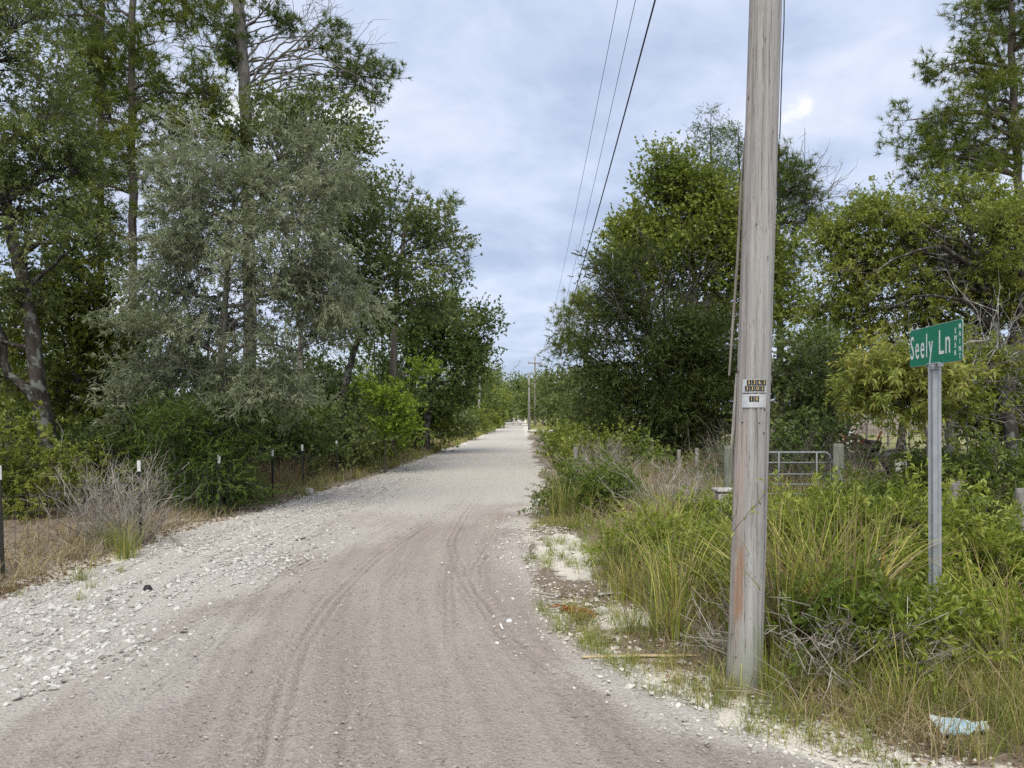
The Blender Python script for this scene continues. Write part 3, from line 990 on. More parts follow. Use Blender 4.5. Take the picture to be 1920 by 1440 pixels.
tree('dying_pine_tree', 'half bare pine with thick trunk and long crooked limbs reaching over the road', 21,
     [(466, 900), (466, 600), (462, 300), (456, 140), (448, 0), (444, -220)],
     [(690, 140, 26, 14), (655, 128, 26, 12), (620, 70, 30, 12), (560, 40, 26, 14), (610, 140, 26, 9), (640, 170, 22, 8), (712, 132, 18, 12), (700, 175, 24, 9), (640, 98, 26, 9), (668, 150, 24, 10), (725, 150, 12, 16), (675, 160, 30, 14), (690, 125, 30, 10), (560, 150, 40, 12), (600, 100, 30, 12), (430, 60, 40, 30), (500, 30, 26, 20), (410, 110, 40, 25), (400, 30, 40, 30), (445, -160, 120, 70), (540, 200, 40, 16), (520, 45, 12, 12)],
     'pine', 'pine_blue', 'bark_grey', r0=0.18, n=380, seed=4, sc=1.15, r_top=0.14, bare=7, limb_r=0.12, W=0.017,
     limbs=[([(464, 235), (490, 165), (530, 118), (575, 108), (620, 130), (655, 160), (690, 180)], 0.045, -1.2),
            ([(460, 180), (490, 130), (530, 90), (580, 84), (630, 108), (670, 122)], 0.036, -0.6),
            ([(455, 120), (490, 70), (530, 50), (565, 20), (575, -10)], 0.034, 0.5), ([(450, 60), (500, 30), (540, -30)], 0.034, -0.4),
            ([(455, 90), (410, 50), (375, 38), (355, 48)], 0.04, 0.3), ([(460, 140), (425, 100), (385, 92), (360, 110)], 0.04, -0.4),
            ([(466, 270), (500, 200), (545, 168), (575, 178), (590, 192)], 0.035, -1.0), ([(448, 20), (420, -20), (380, -40)], 0.034, 0.2),
            ([(456, 150), (510, 110), (560, 60), (600, 20), (640, 10)], 0.035, 0.7), ([(540, 112), (580, 60), (600, 40)], 0.022, 0.2), ([(560, 106), (610, 80), (640, 60)], 0.02, 0.2)])
tree('broadleaf_tree', 'green rounded tree with mossy clumps behind the silvery tree', 18.4,
     [(560, 900), (565, 700), (560, 480), (540, 320)],
     [(600, 215, 32, 34), (560, 230, 60, 45), (650, 230, 32, 40), (500, 210, 60, 40), (430, 215, 60, 40), (640, 300, 45, 36), (600, 300, 60, 50), (665, 330, 30, 25), (520, 290, 70, 50), (620, 370, 50, 40), (700, 350, 26, 22), (400, 280, 60, 40)],
     'small', 'olive', 'bark_grey', r0=0.09, n=378, seed=5, sc=1.25)
tree('silver_leaf_tree', 'large silvery leaved tree drooping towards the gravel shoulder', 12.6,
     [(405, 930), (400, 800), (420, 650), (430, 500), (440, 380)],
     [(425, 330, 115, 95), (530, 430, 125, 105), (375, 470, 100, 105), (470, 590, 150, 115), (345, 640, 85, 80), (320, 725, 65, 45), (470, 710, 100, 60), (590, 340, 70, 75), (610, 560, 80, 95), (520, 300, 80, 70), (275, 690, 40, 35), (560, 660, 60, 60), (280, 760, 50, 22), (345, 785, 28, 18), (430, 745, 45, 26), (540, 760, 40, 20), (300, 560, 50, 60)],
     'silver', 'silver', 'bark_grey', r0=0.09, n=728, seed=6, sc=1.0, sag=0.12, depth=0.9, twigm='twig_pale')
tree('oak_tree', 'round topped grey green oak leaning over the fence toward the road', 20.6,
     [(640, 900), (642, 780), (655, 680), (690, 590), (720, 500)],
     [(720, 420, 70, 62), (785, 425, 45, 48), (690, 500, 75, 70), (770, 510, 62, 60), (825, 490, 32, 26), (640, 450, 60, 60), (800, 570, 50, 48), (840, 450, 18, 24), (745, 350, 22, 18), (700, 390, 45, 40), (730, 590, 60, 40), (620, 600, 50, 60), (660, 560, 60, 50)],
     'small', 'olive', 'bark_dark', r0=0.14, n=600, seed=7, sc=1.3, twig_r=0.002, depth=0.9)
tree('pine_tree', 'pine with straight grey trunk seen under the round topped oak', 24,
     [(738, 870), (738, 760), (740, 660), (742, 560), (760, 440), (775, 370)],
     [(815, 392, 22, 18), (780, 372, 20, 14), (850, 465, 16, 16), (760, 420, 30, 24), (800, 440, 26, 20), (700, 430, 30, 22)],
     'pine', 'pine_blue', 'bark_pine', r0=0.13, n=60, seed=8, sc=1.5, r_top=0.05)
tree('oak_tree', 'dense dark green oak with a flat limb pointing over the distant road', 29,
     [(796, 850), (800, 790), (815, 710), (825, 630)],
     [(825, 590, 58, 38), (870, 610, 42, 40), (905, 634, 40, 9), (870, 660, 45, 36), (800, 650, 62, 58), (850, 715, 46, 36), (780, 600, 50, 45), (765, 715, 48, 46), (820, 760, 50, 34), (740, 640, 40, 40), (860, 565, 32, 16)],
     'small', 'dark', 'bark_dark', r0=0.2, n=588, seed=9, sc=1.75, twig_r=0.0, depth=1.0)
tree('sassafras_tree', 'young bright lime green tree at the wood edge', 20,
     [(722, 860), (722, 800), (728, 740), (735, 715)],
     [(745, 703, 34, 13), (712, 730, 28, 20), (732, 765, 42, 20), (765, 795, 24, 14), (715, 790, 22, 16), (760, 735, 18, 10)],
     'broad', 'lime', 'twig', r0=0.035, n=100, seed=10, sc=1.1, depth=1.0)
tree('juniper_bush', 'dark green feathery juniper bush behind the fence under the silvery tree', 12.2,
     [(385, 950), (385, 900), (390, 830), (390, 770)],
     [(380, 810, 60, 50), (340, 860, 45, 60), (405, 860, 52, 58), (380, 905, 70, 50), (432, 840, 34, 42), (330, 800, 40, 40), (435, 905, 32, 26), (430, 790, 50, 40)],
     'cedar', 'juniper', 'bark_dark', r0=0.06, n=300, seed=11, sc=1.0, cat='bush', depth=0.9)
tree('oak_tree', 'shaded green oak filling the gap between leaning oak and pines', 15.5,
     [(150, 900), (148, 780), (140, 640), (150, 500)],
     [(150, 560, 70, 60), (110, 630, 60, 60), (200, 540, 55, 40), (190, 640, 60, 60), (80, 700, 60, 50), (170, 720, 70, 50), (60, 590, 55, 60), (230, 600, 45, 55), (140, 480, 60, 35)],
     'broad', 'mossy', 'bark_dark', r0=0.11, n=460, seed=12, sc=1.05)

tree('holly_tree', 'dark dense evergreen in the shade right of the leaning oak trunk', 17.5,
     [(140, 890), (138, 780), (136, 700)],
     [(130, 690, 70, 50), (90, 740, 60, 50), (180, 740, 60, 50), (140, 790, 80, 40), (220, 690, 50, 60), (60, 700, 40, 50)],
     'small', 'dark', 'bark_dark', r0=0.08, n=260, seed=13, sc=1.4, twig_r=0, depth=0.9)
tree('holly_tree', 'dark dense evergreen deep behind the first fence post at the left photo edge', 19.5,
     [(20, 880), (20, 780), (22, 690)],
     [(20, 690, 70, 60), (-40, 730, 60, 60), (50, 760, 60, 50), (0, 800, 80, 36), (80, 640, 40, 40)],
     'small', 'olive', 'bark_dark', r0=0.08, n=220, seed=14, sc=1.5, twig_r=0, depth=0.9)
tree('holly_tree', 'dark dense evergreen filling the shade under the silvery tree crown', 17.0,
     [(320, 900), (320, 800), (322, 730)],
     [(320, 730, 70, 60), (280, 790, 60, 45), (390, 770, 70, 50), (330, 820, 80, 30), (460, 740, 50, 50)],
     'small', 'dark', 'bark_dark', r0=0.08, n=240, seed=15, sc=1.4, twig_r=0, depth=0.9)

# shrubs and saplings of the understory, left
US = 'shrubs along the left fence'
SHR = [
    # label, px, py, rx, ry, d, kind, mat, n, sc
    ('yellow green vine covered shrub beside the first fence post', 50, 830, 70, 70, 9.6, 'small', 'oak', 100, 1.0),
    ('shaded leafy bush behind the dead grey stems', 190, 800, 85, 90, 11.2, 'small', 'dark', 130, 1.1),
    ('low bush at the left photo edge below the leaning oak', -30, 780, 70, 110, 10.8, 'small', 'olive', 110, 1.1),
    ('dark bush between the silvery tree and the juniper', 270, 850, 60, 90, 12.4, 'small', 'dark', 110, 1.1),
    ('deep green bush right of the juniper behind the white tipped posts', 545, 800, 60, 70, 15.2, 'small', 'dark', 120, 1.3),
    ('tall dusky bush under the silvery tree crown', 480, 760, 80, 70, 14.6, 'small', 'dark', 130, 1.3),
    ('olive bush by the fence left of the lime tree', 630, 800, 60, 62, 17.5, 'small', 'olive', 120, 1.4),
    ('low green bush in front of the lime green tree', 695, 822, 42, 30, 21, 'small', 'oak', 70, 1.4),
    ('broad green bush right of the lime green tree', 778, 775, 50, 40, 27, 'small', 'oak', 120, 1.8),
    ('grey green bush near the end of the fence', 828, 790, 40, 26, 40, 'small', 'olive', 100, 2.2),
    ('mid green bush under the flat limbed oak', 862, 772, 34, 34, 50, 'small', 'oak', 120, 2.6),
    ('roadside bush in front of the broken grey trunk', 846, 792, 28, 22, 39, 'small', 'olive', 90, 2.3),
    ('small roadside bush at the foot of the thin bare stemmed pine', 882, 788, 17, 15, 53, 'small', 'oak', 70, 2.7),
    ('farthest roadside bush on the left before the driveway', 906, 788, 12, 9, 70, 'small', 'olive', 60, 3.2),
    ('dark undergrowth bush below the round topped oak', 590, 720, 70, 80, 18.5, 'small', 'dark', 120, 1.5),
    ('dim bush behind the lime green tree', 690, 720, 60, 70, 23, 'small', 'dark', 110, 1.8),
]
for i, (lab, x, y, rx, ry, d, k, mt, n, sc) in enumerate(SHR):
    y, ry, rx = (y + 0.25 * ry, ry * 0.72, rx * 0.85) if x < 300 else (y + 0.08 * ry, ry * 0.9, rx * 0.95)
    d = d * 1.08 + 1.0
    gy = HOR + EYE * FPX / d
    tree('shrub', lab, d, [(x, gy), (x, y + ry * 0.5), (x, y)],
         [(x, y, rx, ry), (x - rx * 0.6, y + ry * 0.45, rx * 0.6, ry * 0.5), (x + rx * 0.6, y + ry * 0.45, rx * 0.6, ry * 0.5), (x, (y + gy) / 2, rx * 0.8, max(12, (gy - y) * 0.45))],
         k, mt, 'twig', r0=0.03, n=int(n * 1.0), seed=40 + i, sc=sc, cat='shrub', group=US, depth=0.9, twig_r=0.002, crown='foliage')

# trees lining the distant road, left
FARL = [
    ('grey green roadside tree beyond the fence end', 886, 750, 32, 40, 60, 'olive', 130, 2.6, 'bush'),
    ('bright green roadside tree left of the distant road', 908, 765, 22, 30, 74, 'oak', 120, 3.0, 'tree'),
    ('tall tree behind the bare stemmed pine', 884, 715, 34, 34, 82, 'far', 130, 3.2, 'tree'),
    ('rounded tree where the left tree wall slopes to the road', 928, 757, 16, 24, 95, 'far', 90, 3.6, 'tree'),
    ('tall tree in the middle of the sloping left tree wall', 915, 726, 24, 24, 100, 'far', 100, 3.8, 'tree'),
    ('small dark tree nearest the vanishing point on the left', 944, 765, 9, 16, 118, 'dark', 60, 4.2, 'tree'),
    ('pale tree top above the left end of the road', 940, 740, 14, 15, 130, 'far', 60, 4.6, 'tree'),
]
for i, (lab, x, y, rx, ry, d, mt, n, sc, cat) in enumerate(FARL):
    gy = HOR + EYE * FPX / d
    tree('roadside_tree', lab, d, [(x, gy), (x, y)], [(x, y, rx, ry), (x - rx * 0.3, y - ry * 0.5, rx * 0.6, ry * 0.6), (x + rx * 0.45, y + ry * 0.3, rx * 0.6, ry * 0.6), (x - rx * 0.35, (y + gy) / 2 + 6, rx * 0.6, max(6, (gy - y) * 0.4)), (x - rx * 0.5, y + ry * 0.5, rx * 0.6, ry * 0.6)],
         'small', mt, 'bark_grey', r0=0.12, n=int(n * 1.5), seed=70 + i, sc=sc, cat='tree', group='trees lining the distant road', depth=1.0, twig_r=0)
tree('pine_tree', 'thin pine with a long bare stem standing above the far left trees', 58,
     [(897, 800), (899, 740), (901, 690), (900, 668)], [(892, 666, 20, 7), (912, 668, 12, 6), (905, 657, 10, 6)],
     'pine', 'pine_blue', 'bark_pale', r0=0.1, n=34, seed=90, sc=2.2, r_top=0.05, twig_r=0)
tree('dead_tree', 'broken grey trunk of a dead tree beside the flat limbed oak', 46,
     [(870, 815), (871, 760), (869, 706)], [], 'pine', 'pine', 'bark_pale', r0=0.13, seed=91, r_top=0.09)

# ------------------------------------------------------------------ trees on the right
tree('oak_tree', 'big yellow green oak behind the dark cedar, left of the pole', 24,
     [(1310, 860), (1306, 760), (1302, 620), (1300, 500), (1290, 400)],
     [(1262, 334, 46, 36), (1237, 364, 38, 36), (1300, 364, 50, 40), (1350, 364, 42, 40), (1290, 410, 90, 54), (1227, 425, 55, 43), (1177, 425, 34, 21), (1162, 445, 22, 14), (1280, 474, 80, 48), (1217, 474, 55, 42), (1360, 440, 50, 54), (1350, 514, 56, 48), (1330, 574, 50, 36), (1380, 604, 30, 50), (1192, 524, 40, 36), (1270, 314, 22, 16), (1242, 309, 20, 14), (1420, 484, 38, 60), (1440, 564, 50, 50), (1472, 564, 28, 34)],
     'small', 'oak', 'bark_grey', r0=0.22, n=1350, seed=20, sc=1.55, twig_r=0.0018, depth=0.9,
     limbs=[([(1306, 700), (1250, 620), (1215, 560)], 0.08), ([(1304, 640), (1340, 560), (1360, 500)], 0.08), ([(1318, 860), (1322, 640), (1325, 540), (1340, 450)], 0.14)])
tree('cedar_tree', 'pointed cedar whose narrow tip rises above the big oak', 27,
     [(1340, 850), (1338, 600), (1335, 400), (1333, 215)],
     [(1333, 212, 6, 16), (1333, 240, 13, 20), (1334, 268, 20, 20), (1336, 298, 27, 22), (1338, 330, 34, 26), (1340, 370, 42, 34), (1310, 300, 16, 12), (1372, 318, 16, 12), (1340, 420, 55, 40)],
     'cedar', 'pine_blue', 'bark_dark', r0=0.18, n=420, seed=21, sc=0.95, r_top=0.01, twig_r=0, depth=1.0)
tree('cedar_tree', 'second smaller cedar tip half hidden behind the pole', 28,
     [(1392, 850), (1390, 600), (1388, 400), (1384, 235)],
     [(1384, 238, 7, 14), (1384, 262, 13, 16), (1386, 290, 18, 18), (1388, 320, 26, 22), (1392, 360, 32, 32), (1396, 420, 36, 40)],
     'cedar', 'pine_blue', 'bark_dark', r0=0.15, n=260, seed=22, sc=0.95, r_top=0.01, twig_r=0, depth=1.0)
tree('cedar_tree', 'wide dark cedar with low sweeping branches left of the pole', 20.5,
     [(1255, 885), (1252, 800), (1240, 700), (1215, 600), (1190, 500)],
     [(1200, 680, 85, 60), (1290, 720, 80, 60), (1180, 760, 66, 48), (1250, 780, 100, 55), (1330, 790, 60, 55), (1330, 680, 55, 60), (1210, 590, 55, 42), (1155, 560, 26, 32), (1145, 520, 22, 36), (1180, 500, 30, 28), (1160, 640, 40, 45), (1290, 630, 55, 40), (1350, 740, 45, 60), (1300, 830, 60, 25), (1180, 810, 60, 22), (1240, 640, 60, 50), (1350, 640, 34, 60)],
     'cedar', 'cedar', 'bark_dark', r0=0.2, n=1250, seed=23, sc=1.55, twig_r=0.0, depth=0.85,
     limbs=[([(1250, 760), (1225, 660), (1200, 600), (1210, 540)], 0.07, -0.8), ([(1252, 780), (1270, 640), (1280, 560), (1310, 520)], 0.07, -0.6), ([(1250, 740), (1180, 640), (1150, 590)], 0.06, -1.0), ([(1250, 720), (1240, 620), (1235, 540)], 0.06, -0.9)], bare=8)
tree('pine_tree', 'sparse pine showing on the right side of the pole', 25,
     [(1462, 860), (1462, 600), (1460, 420), (1462, 270)],
     [(1478, 285, 16, 24), (1488, 325, 22, 20), (1470, 340, 26, 26), (1505, 365, 22, 20), (1490, 400, 30, 18), (1528, 380, 14, 10), (1515, 420, 26, 10), (1480, 450, 26, 16), (1500, 480, 26, 14), (1475, 510, 22, 20), (1535, 368, 8, 8)],
     'pine', 'pine_blue', 'bark_pine', r0=0.15, n=180, seed=24, sc=1.4, r_top=0.04, bare=16,
     limbs=[([(1462, 430), (1500, 410), (1538, 378)], 0.03), ([(1462, 480), (1500, 460), (1525, 430)], 0.03), ([(1462, 380), (1490, 350), (1510, 345)], 0.03)])
tree('pine_tree', 'bushy pine rising at the upper right corner', 19,
     [(1918, 860), (1916, 600), (1912, 400), (1900, 200), (1895, 0), (1893, -160)],
     [(1865, 40, 42, 38), (1820, 55, 22, 32), (1795, 130, 34, 26), (1850, 120, 50, 40), (1770, 125, 20, 10), (1850, 185, 60, 32), (1795, 215, 44, 26), (1740, 235, 32, 20), (1705, 225, 18, 9), (1745, 280, 50, 26), (1800, 290, 60, 32), (1720, 300, 30, 16), (1870, 260, 50, 40), (1900, 110, 45, 60), (1900, -40, 50, 70), (1935, 220, 40, 60), (1860, 320, 60, 26), (1940, 20, 50, 60), (1780, 320, 50, 16)],
     'pine', 'pine', 'bark_pine', r0=0.14, n=640, seed=25, sc=1.2, r_top=0.05,
     limbs=[([(1908, 320), (1850, 270), (1790, 250), (1730, 240)], 0.05), ([(1905, 380), (1840, 330), (1770, 300)], 0.05), ([(1900, 240), (1850, 190), (1800, 150)], 0.05), ([(1897, 140), (1860, 80), (1840, 40)], 0.04)])
tree('oak_tree', 'spreading open crowned oak with dark forked trunk behind the street sign', 13.5,
     [(1905, 930), (1898, 800), (1880, 690), (1862, 600), (1850, 500)],
     [(1640, 400, 46, 26, 0.9), (1700, 370, 55, 32, 0.9), (1630, 440, 42, 36, 0.9), (1615, 500, 34, 36, 0.9), (1690, 440, 75, 48, 0.9), (1780, 380, 65, 45, 0.9), (1860, 360, 60, 40, 0.9), (1780, 460, 75, 45, 0.9), (1870, 440, 65, 55, 0.9), (1660, 520, 65, 42, 0.9), (1750, 540, 75, 40, 0.9), (1600, 560, 30, 24, 0.9), (1640, 590, 50, 24, 0.9), (1850, 530, 65, 45, 0.9), (1920, 480, 40, 80, 0.9), (1710, 600, 45, 22, 0.9), (1890, 610, 45, 50, 0.9), (1780, 600, 50, 36, 0.9), (1690, 640, 36, 16, 0.9), (1632, 382, 22, 12, 0.9), (1930, 360, 40, 40, 0.9), (1935, 440, 40, 50, 0.3), (1890, 500, 40, 40, -0.3), (1940, 560, 40, 50, 0.3), (1850, 430, 40, 40, -0.3)],
     'broad', 'oak_yellow', 'bark_dark', r0=0.14, n=900, seed=26, sc=1.0, twig_r=0.003, depth=1.0,
     limbs=[([(1888, 760), (1905, 650), (1915, 560), (1925, 450)], 0.1), ([(1866, 620), (1800, 570), (1700, 560), (1610, 590)], 0.05, -0.8), ([(1858, 560), (1800, 500), (1730, 470), (1640, 500), (1590, 530)], 0.06, -1.0), ([(1870, 650), (1835, 560), (1790, 480), (1740, 430)], 0.07, 0.6), ([(1852, 520), (1830, 430), (1800, 390)], 0.05, 0.3)], bare=5)
tree('young_tree', 'small drooping tree with yellow and reddish leaves left of the sign post', 8.4,
     [(1752, 1030), (1745, 900), (1735, 800), (1712, 740)],
     [(1690, 702, 48, 18), (1640, 708, 26, 15), (1672, 735, 40, 15), (1708, 745, 26, 12), (1632, 733, 20, 10), (1660, 752, 24, 8), (1645, 678, 16, 12), (1715, 710, 22, 16), (1725, 690, 14, 12)],
     'long', 'autumn', 'bark_grey', r0=0.03, n=150, seed=27, sc=0.95, twig_r=0.0025)
tree('mottled_tree', 'slender tree with white mottled trunk right behind the sign post', 8.8,
     [(1778, 1010), (1780, 900), (1782, 800), (1784, 700), (1790, 610)],
     [(1800, 640, 40, 30), (1830, 700, 45, 30), (1800, 745, 30, 20), (1850, 640, 40, 30), (1840, 760, 40, 30)],
     'small', 'oak_yellow', 'bark_pale', r0=0.055, n=60, seed=28, sc=0.9, r_top=0.03, bare=10,
     limbs=[([(1784, 730), (1830, 690), (1860, 700)], 0.02), ([(1783, 780), (1840, 740), (1890, 650)], 0.02), ([(1784, 720), (1760, 690), (1740, 700)], 0.015), ([(1782, 800), (1830, 800), (1870, 840)], 0.018), ([(1783, 760), (1850, 700), (1900, 760)], 0.016)])
RIGHT = [
    ('airy layered pine on the skyline left of the dark cedar', 'pine_tree', 40, [(1098, 820), (1098, 700), (1100, 620), (1105, 545)],
     [(1085, 572, 30, 12), (1110, 552, 26, 11), (1065, 590, 20, 8), (1100, 600, 38, 14), (1070, 622, 28, 9), (1125, 585, 20, 20), (1085, 645, 36, 10), (1060, 655, 18, 8), (1120, 640, 24, 18)], 'pine', 'pine', 130, 2.0, 'bark_pine', 0.16),
    ('round grey green tree beside the far poles', 'roadside_tree', 44, [(1050, 810), (1050, 740)],
     [(1050, 720, 34, 24), (1075, 745, 40, 34), (1035, 755, 24, 26), (1060, 785, 44, 16), (1030, 715, 14, 10)], 'small', 'olive', 190, 2.1, 'bark_grey', 0.15),
    ('dense green tree between far poles and dark cedar', 'roadside_tree', 33, [(1105, 830), (1105, 740)],
     [(1100, 710, 34, 28), (1085, 760, 40, 34), (1125, 750, 36, 44), (1100, 795, 46, 18)], 'small', 'olive', 220, 1.9, 'bark_grey', 0.15),
    ('leafy tree between the pole and the yellowing tree', 'roadside_tree', 17, [(1502, 880), (1500, 760), (1498, 690)],
     [(1500, 660, 42, 30), (1475, 705, 40, 40), (1530, 715, 44, 40), (1500, 760, 62, 36), (1545, 775, 36, 26), (1465, 770, 30, 40)], 'small', 'olive', 250, 1.3, 'bark_grey', 0.1),
    ('dark round tree across the yard left of the sign', 'roadside_tree', 36, [(1590, 825), (1592, 760)],
     [(1590, 690, 50, 40), (1555, 660, 30, 36), (1630, 700, 40, 40), (1590, 745, 66, 34), (1540, 720, 30, 34)], 'small', 'dark', 240, 2.1, 'bark_dark', 0.2),
    ('hazy pine across the yard behind the dark round tree', 'pine_tree', 44, [(1548, 820), (1546, 720), (1545, 630)],
     [(1545, 622, 22, 16), (1525, 645, 24, 14), (1566, 640, 20, 14), (1540, 665, 36, 18), (1580, 625, 16, 14)], 'pine', 'pine_blue', 90, 2.3, 'bark_pine', 0.16),
    ('dark tree across the yard under the spreading oak', 'roadside_tree', 30, [(1690, 830), (1690, 740)],
     [(1680, 690, 46, 36), (1725, 720, 46, 40), (1660, 745, 40, 26), (1790, 720, 60, 50)], 'small', 'dark', 200, 1.9, 'bark_dark', 0.18),
    ('thicket tree filling the right edge below the spreading oak', 'roadside_tree', 15, [(1900, 880), (1898, 780)],
     [(1880, 720, 60, 40), (1920, 760, 60, 70), (1850, 800, 50, 50), (1900, 840, 60, 40), (1820, 780, 40, 40)], 'broad', 'mossy', 220, 1.1, 'bark_dark', 0.1),
    ('small dark tree at the right end of the distant road', 'roadside_tree', 105, [(992, 795), (992, 765)],
     [(992, 755, 13, 14), (1000, 745, 16, 20), (986, 770, 7, 10)], 'small', 'dark', 110, 4.0, 'bark_grey', 0.15),
    ('tall green tree right behind the far cross arm pole', 'roadside_tree', 88, [(1018, 795), (1018, 750)],
     [(1018, 730, 22, 24), (1005, 755, 18, 26), (1030, 760, 22, 22), (1000, 725, 16, 12)], 'small', 'far', 130, 3.4, 'bark_grey', 0.15),
    ('far tree closing the view straight down the road', 'roadside_tree', 150, [(967, 786), (967, 765)],
     [(967, 752, 14, 20), (960, 742, 12, 14), (975, 735, 14, 14), (982, 728, 12, 12)], 'small', 'dark', 110, 5.0, 'bark_grey', 0.2),
]
for i, (lab, nm, d, tr, lo, k, mt, n, sc, bk, r0) in enumerate(RIGHT):
    g = 'trees lining the distant road' if d > 80 else None
    tree(nm, lab, d, tr, lo, k, mt, bk, r0=r0, n=n, sc=sc, seed=120 + i, twig_r=0.002 if d < 25 else 0, depth=1.0, group=g)


# far woods behind everything: read as one mass on each side
def woods(name, label, spans, mat, seed, n, sc):
    """spans: (x0, x1, y0, y1, top) ground rectangles filled with trunks and leaf sprays."""
    rng = np.random.default_rng(seed)
    mb = MB()
    for (x0, x1, y0, y1, top) in spans:
        k = int(n * abs((x1 - x0) * (y1 - y0)) / sum(abs((s[1] - s[0]) * (s[3] - s[2])) for s in spans))
        X, Y = rng.uniform(x0, x1, k), rng.uniform(y0, y1, k)
        h = top * (0.72 + 0.4 * fbm(X * 0.16, Y * 0.16, 0, seed, 3))
        Z = h * rng.random(k) ** 0.85 + 0.1
        C = np.stack([X, Y, Z], -1)
        foliage(mb, rng, C, norm(rng.normal(size=(k, 3)) + UP * 0.4), 'small', sc, 0, ns=6, nl=7, single=True, W=0.05)
        nt = max(4, k // 60)
        X, Y = rng.uniform(x0, x1, nt), rng.uniform(y0, y1, nt)
        B = np.stack([X, Y, np.zeros(nt) - 0.1], -1)
        mb.twigs(B, B + np.stack([rng.normal(size=nt) * 0.3, rng.normal(size=nt) * 0.3, np.full(nt, top * 0.85)], -1), 0.11, 0.04, mat=1)
    o = mb.build(name, [M[mat], M['bark_dark']])
    tag(o, label, 'woods', kind='stuff')


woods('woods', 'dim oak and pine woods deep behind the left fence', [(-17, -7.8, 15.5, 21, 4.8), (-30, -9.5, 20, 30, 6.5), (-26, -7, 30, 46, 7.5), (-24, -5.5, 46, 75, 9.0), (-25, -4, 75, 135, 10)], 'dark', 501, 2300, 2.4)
woods('woods', 'distant woods across the yard on the right', [(12, 17, 15, 30, 6.5), (14, 52, 46, 60, 8.0), (4.5, 18, 52, 62, 6.5), (5, 22, 70, 135, 8), (60, 110, 30, 60, 10)], 'far', 502, 1500, 3.0)
woods('woods', 'far dark woods closing the end of the road', [(-25, 35, 150, 175, 9.0)], 'far', 503, 700, 5.0)
woods('understory', 'shaded low undergrowth behind the left fence', [(-12, -5.6, 10.5, 18, 1.9), (-14, -5.2, 18, 30, 2.4), (-10, -4.2, 30, 48, 2.6)], 'mossy', 504, 900, 1.5)


# ------------------------------------------------------------------ grasses
def blades(mb, rng, P, h, w, lean, tint, az=None, seg=3, curl=1.0):
    n = len(P)
    h, w, lean = (np.broadcast_to(np.asarray(q, float), (n,)) for q in (h, w, lean))
    az = rng.uniform(0, 2 * np.pi, n) if az is None else az
    A = np.stack([np.cos(az), np.sin(az), np.zeros(n)], -1)
    th = az + np.pi / 2 + rng.normal(size=n) * 0.7
    S = np.stack([np.cos(th), np.sin(th), np.zeros(n)], -1)
    vs = []
    for i in range(seg + 1):
        t = i / seg
        c = P + A * (h * lean * t ** 1.9)[:, None] + UP * (h * (t - 0.42 * curl * np.minimum(lean, 1.1) * t ** 2.6))[:, None]
        ww = w * (1 - t) ** 0.7 if i else w * 0.75
        if i < seg:
            vs += [c - S * (ww / 2)[:, None], c + S * (ww / 2)[:, None]]
        else:
            vs.append(c)
    V = np.stack(vs, 1)
    nv = 2 * seg + 1
    f = []
    for i in range(seg - 1):
        f += [(2 * i, 2 * i + 1, 2 * i + 3), (2 * i, 2 * i + 3, 2 * i + 2)]
    f.append((2 * seg - 2, 2 * seg - 1, 2 * seg))
    F = (np.array(f)[None] + (np.arange(n) * nv)[:, None, None]).reshape(-1, 3)
    mb.add(V.reshape(-1, 3), F, np.repeat(tint, len(f)))


def tufts(rng, X, Y, per, spread):
    k = np.repeat(np.arange(len(X)), per)
    a = rng.uniform(0, 2 * np.pi, len(k))
    r = np.abs(rng.normal(size=len(k))) * spread
    x, y = X[k] + np.cos(a) * r, Y[k] + np.sin(a) * r
    return k, x, y


def stick_field(mb, rng, P, L, r, upw=0.35):
    D = norm(rng.normal(size=(len(P), 3)) * np.array([1, 1, upw]) + UP * upw * 0.6)
    mb.twigs(P, P + D * L[:, None], r, r * 0.4, tint=rng.random(len(P)), bend=rng.normal(size=(len(P), 3)) * 0.1 * L[:, None])


def verge_right(rng, n, y0, y1, off0, off1, pw=1.0):
    y = y0 + (y1 - y0) * rng.random(n) ** pw
    x = rbx(y) + rng.uniform(off0, off1, n)
    return x, y


def not_path(x, y):
    """False on the sandy drive and in the bare sand patches of the right verge."""
    a = np.hypot((x - 0.62) / 0.5, (y - 8.6) / 1.9) > 0.95
    b = np.hypot((x - 3.4) / 2.2, (y - 15.6) / 0.75) > 1.0
    c = np.hypot((x - 0.85) / 0.35, (y - 5.95) / 0.5) > 1.0
    return a & b & c


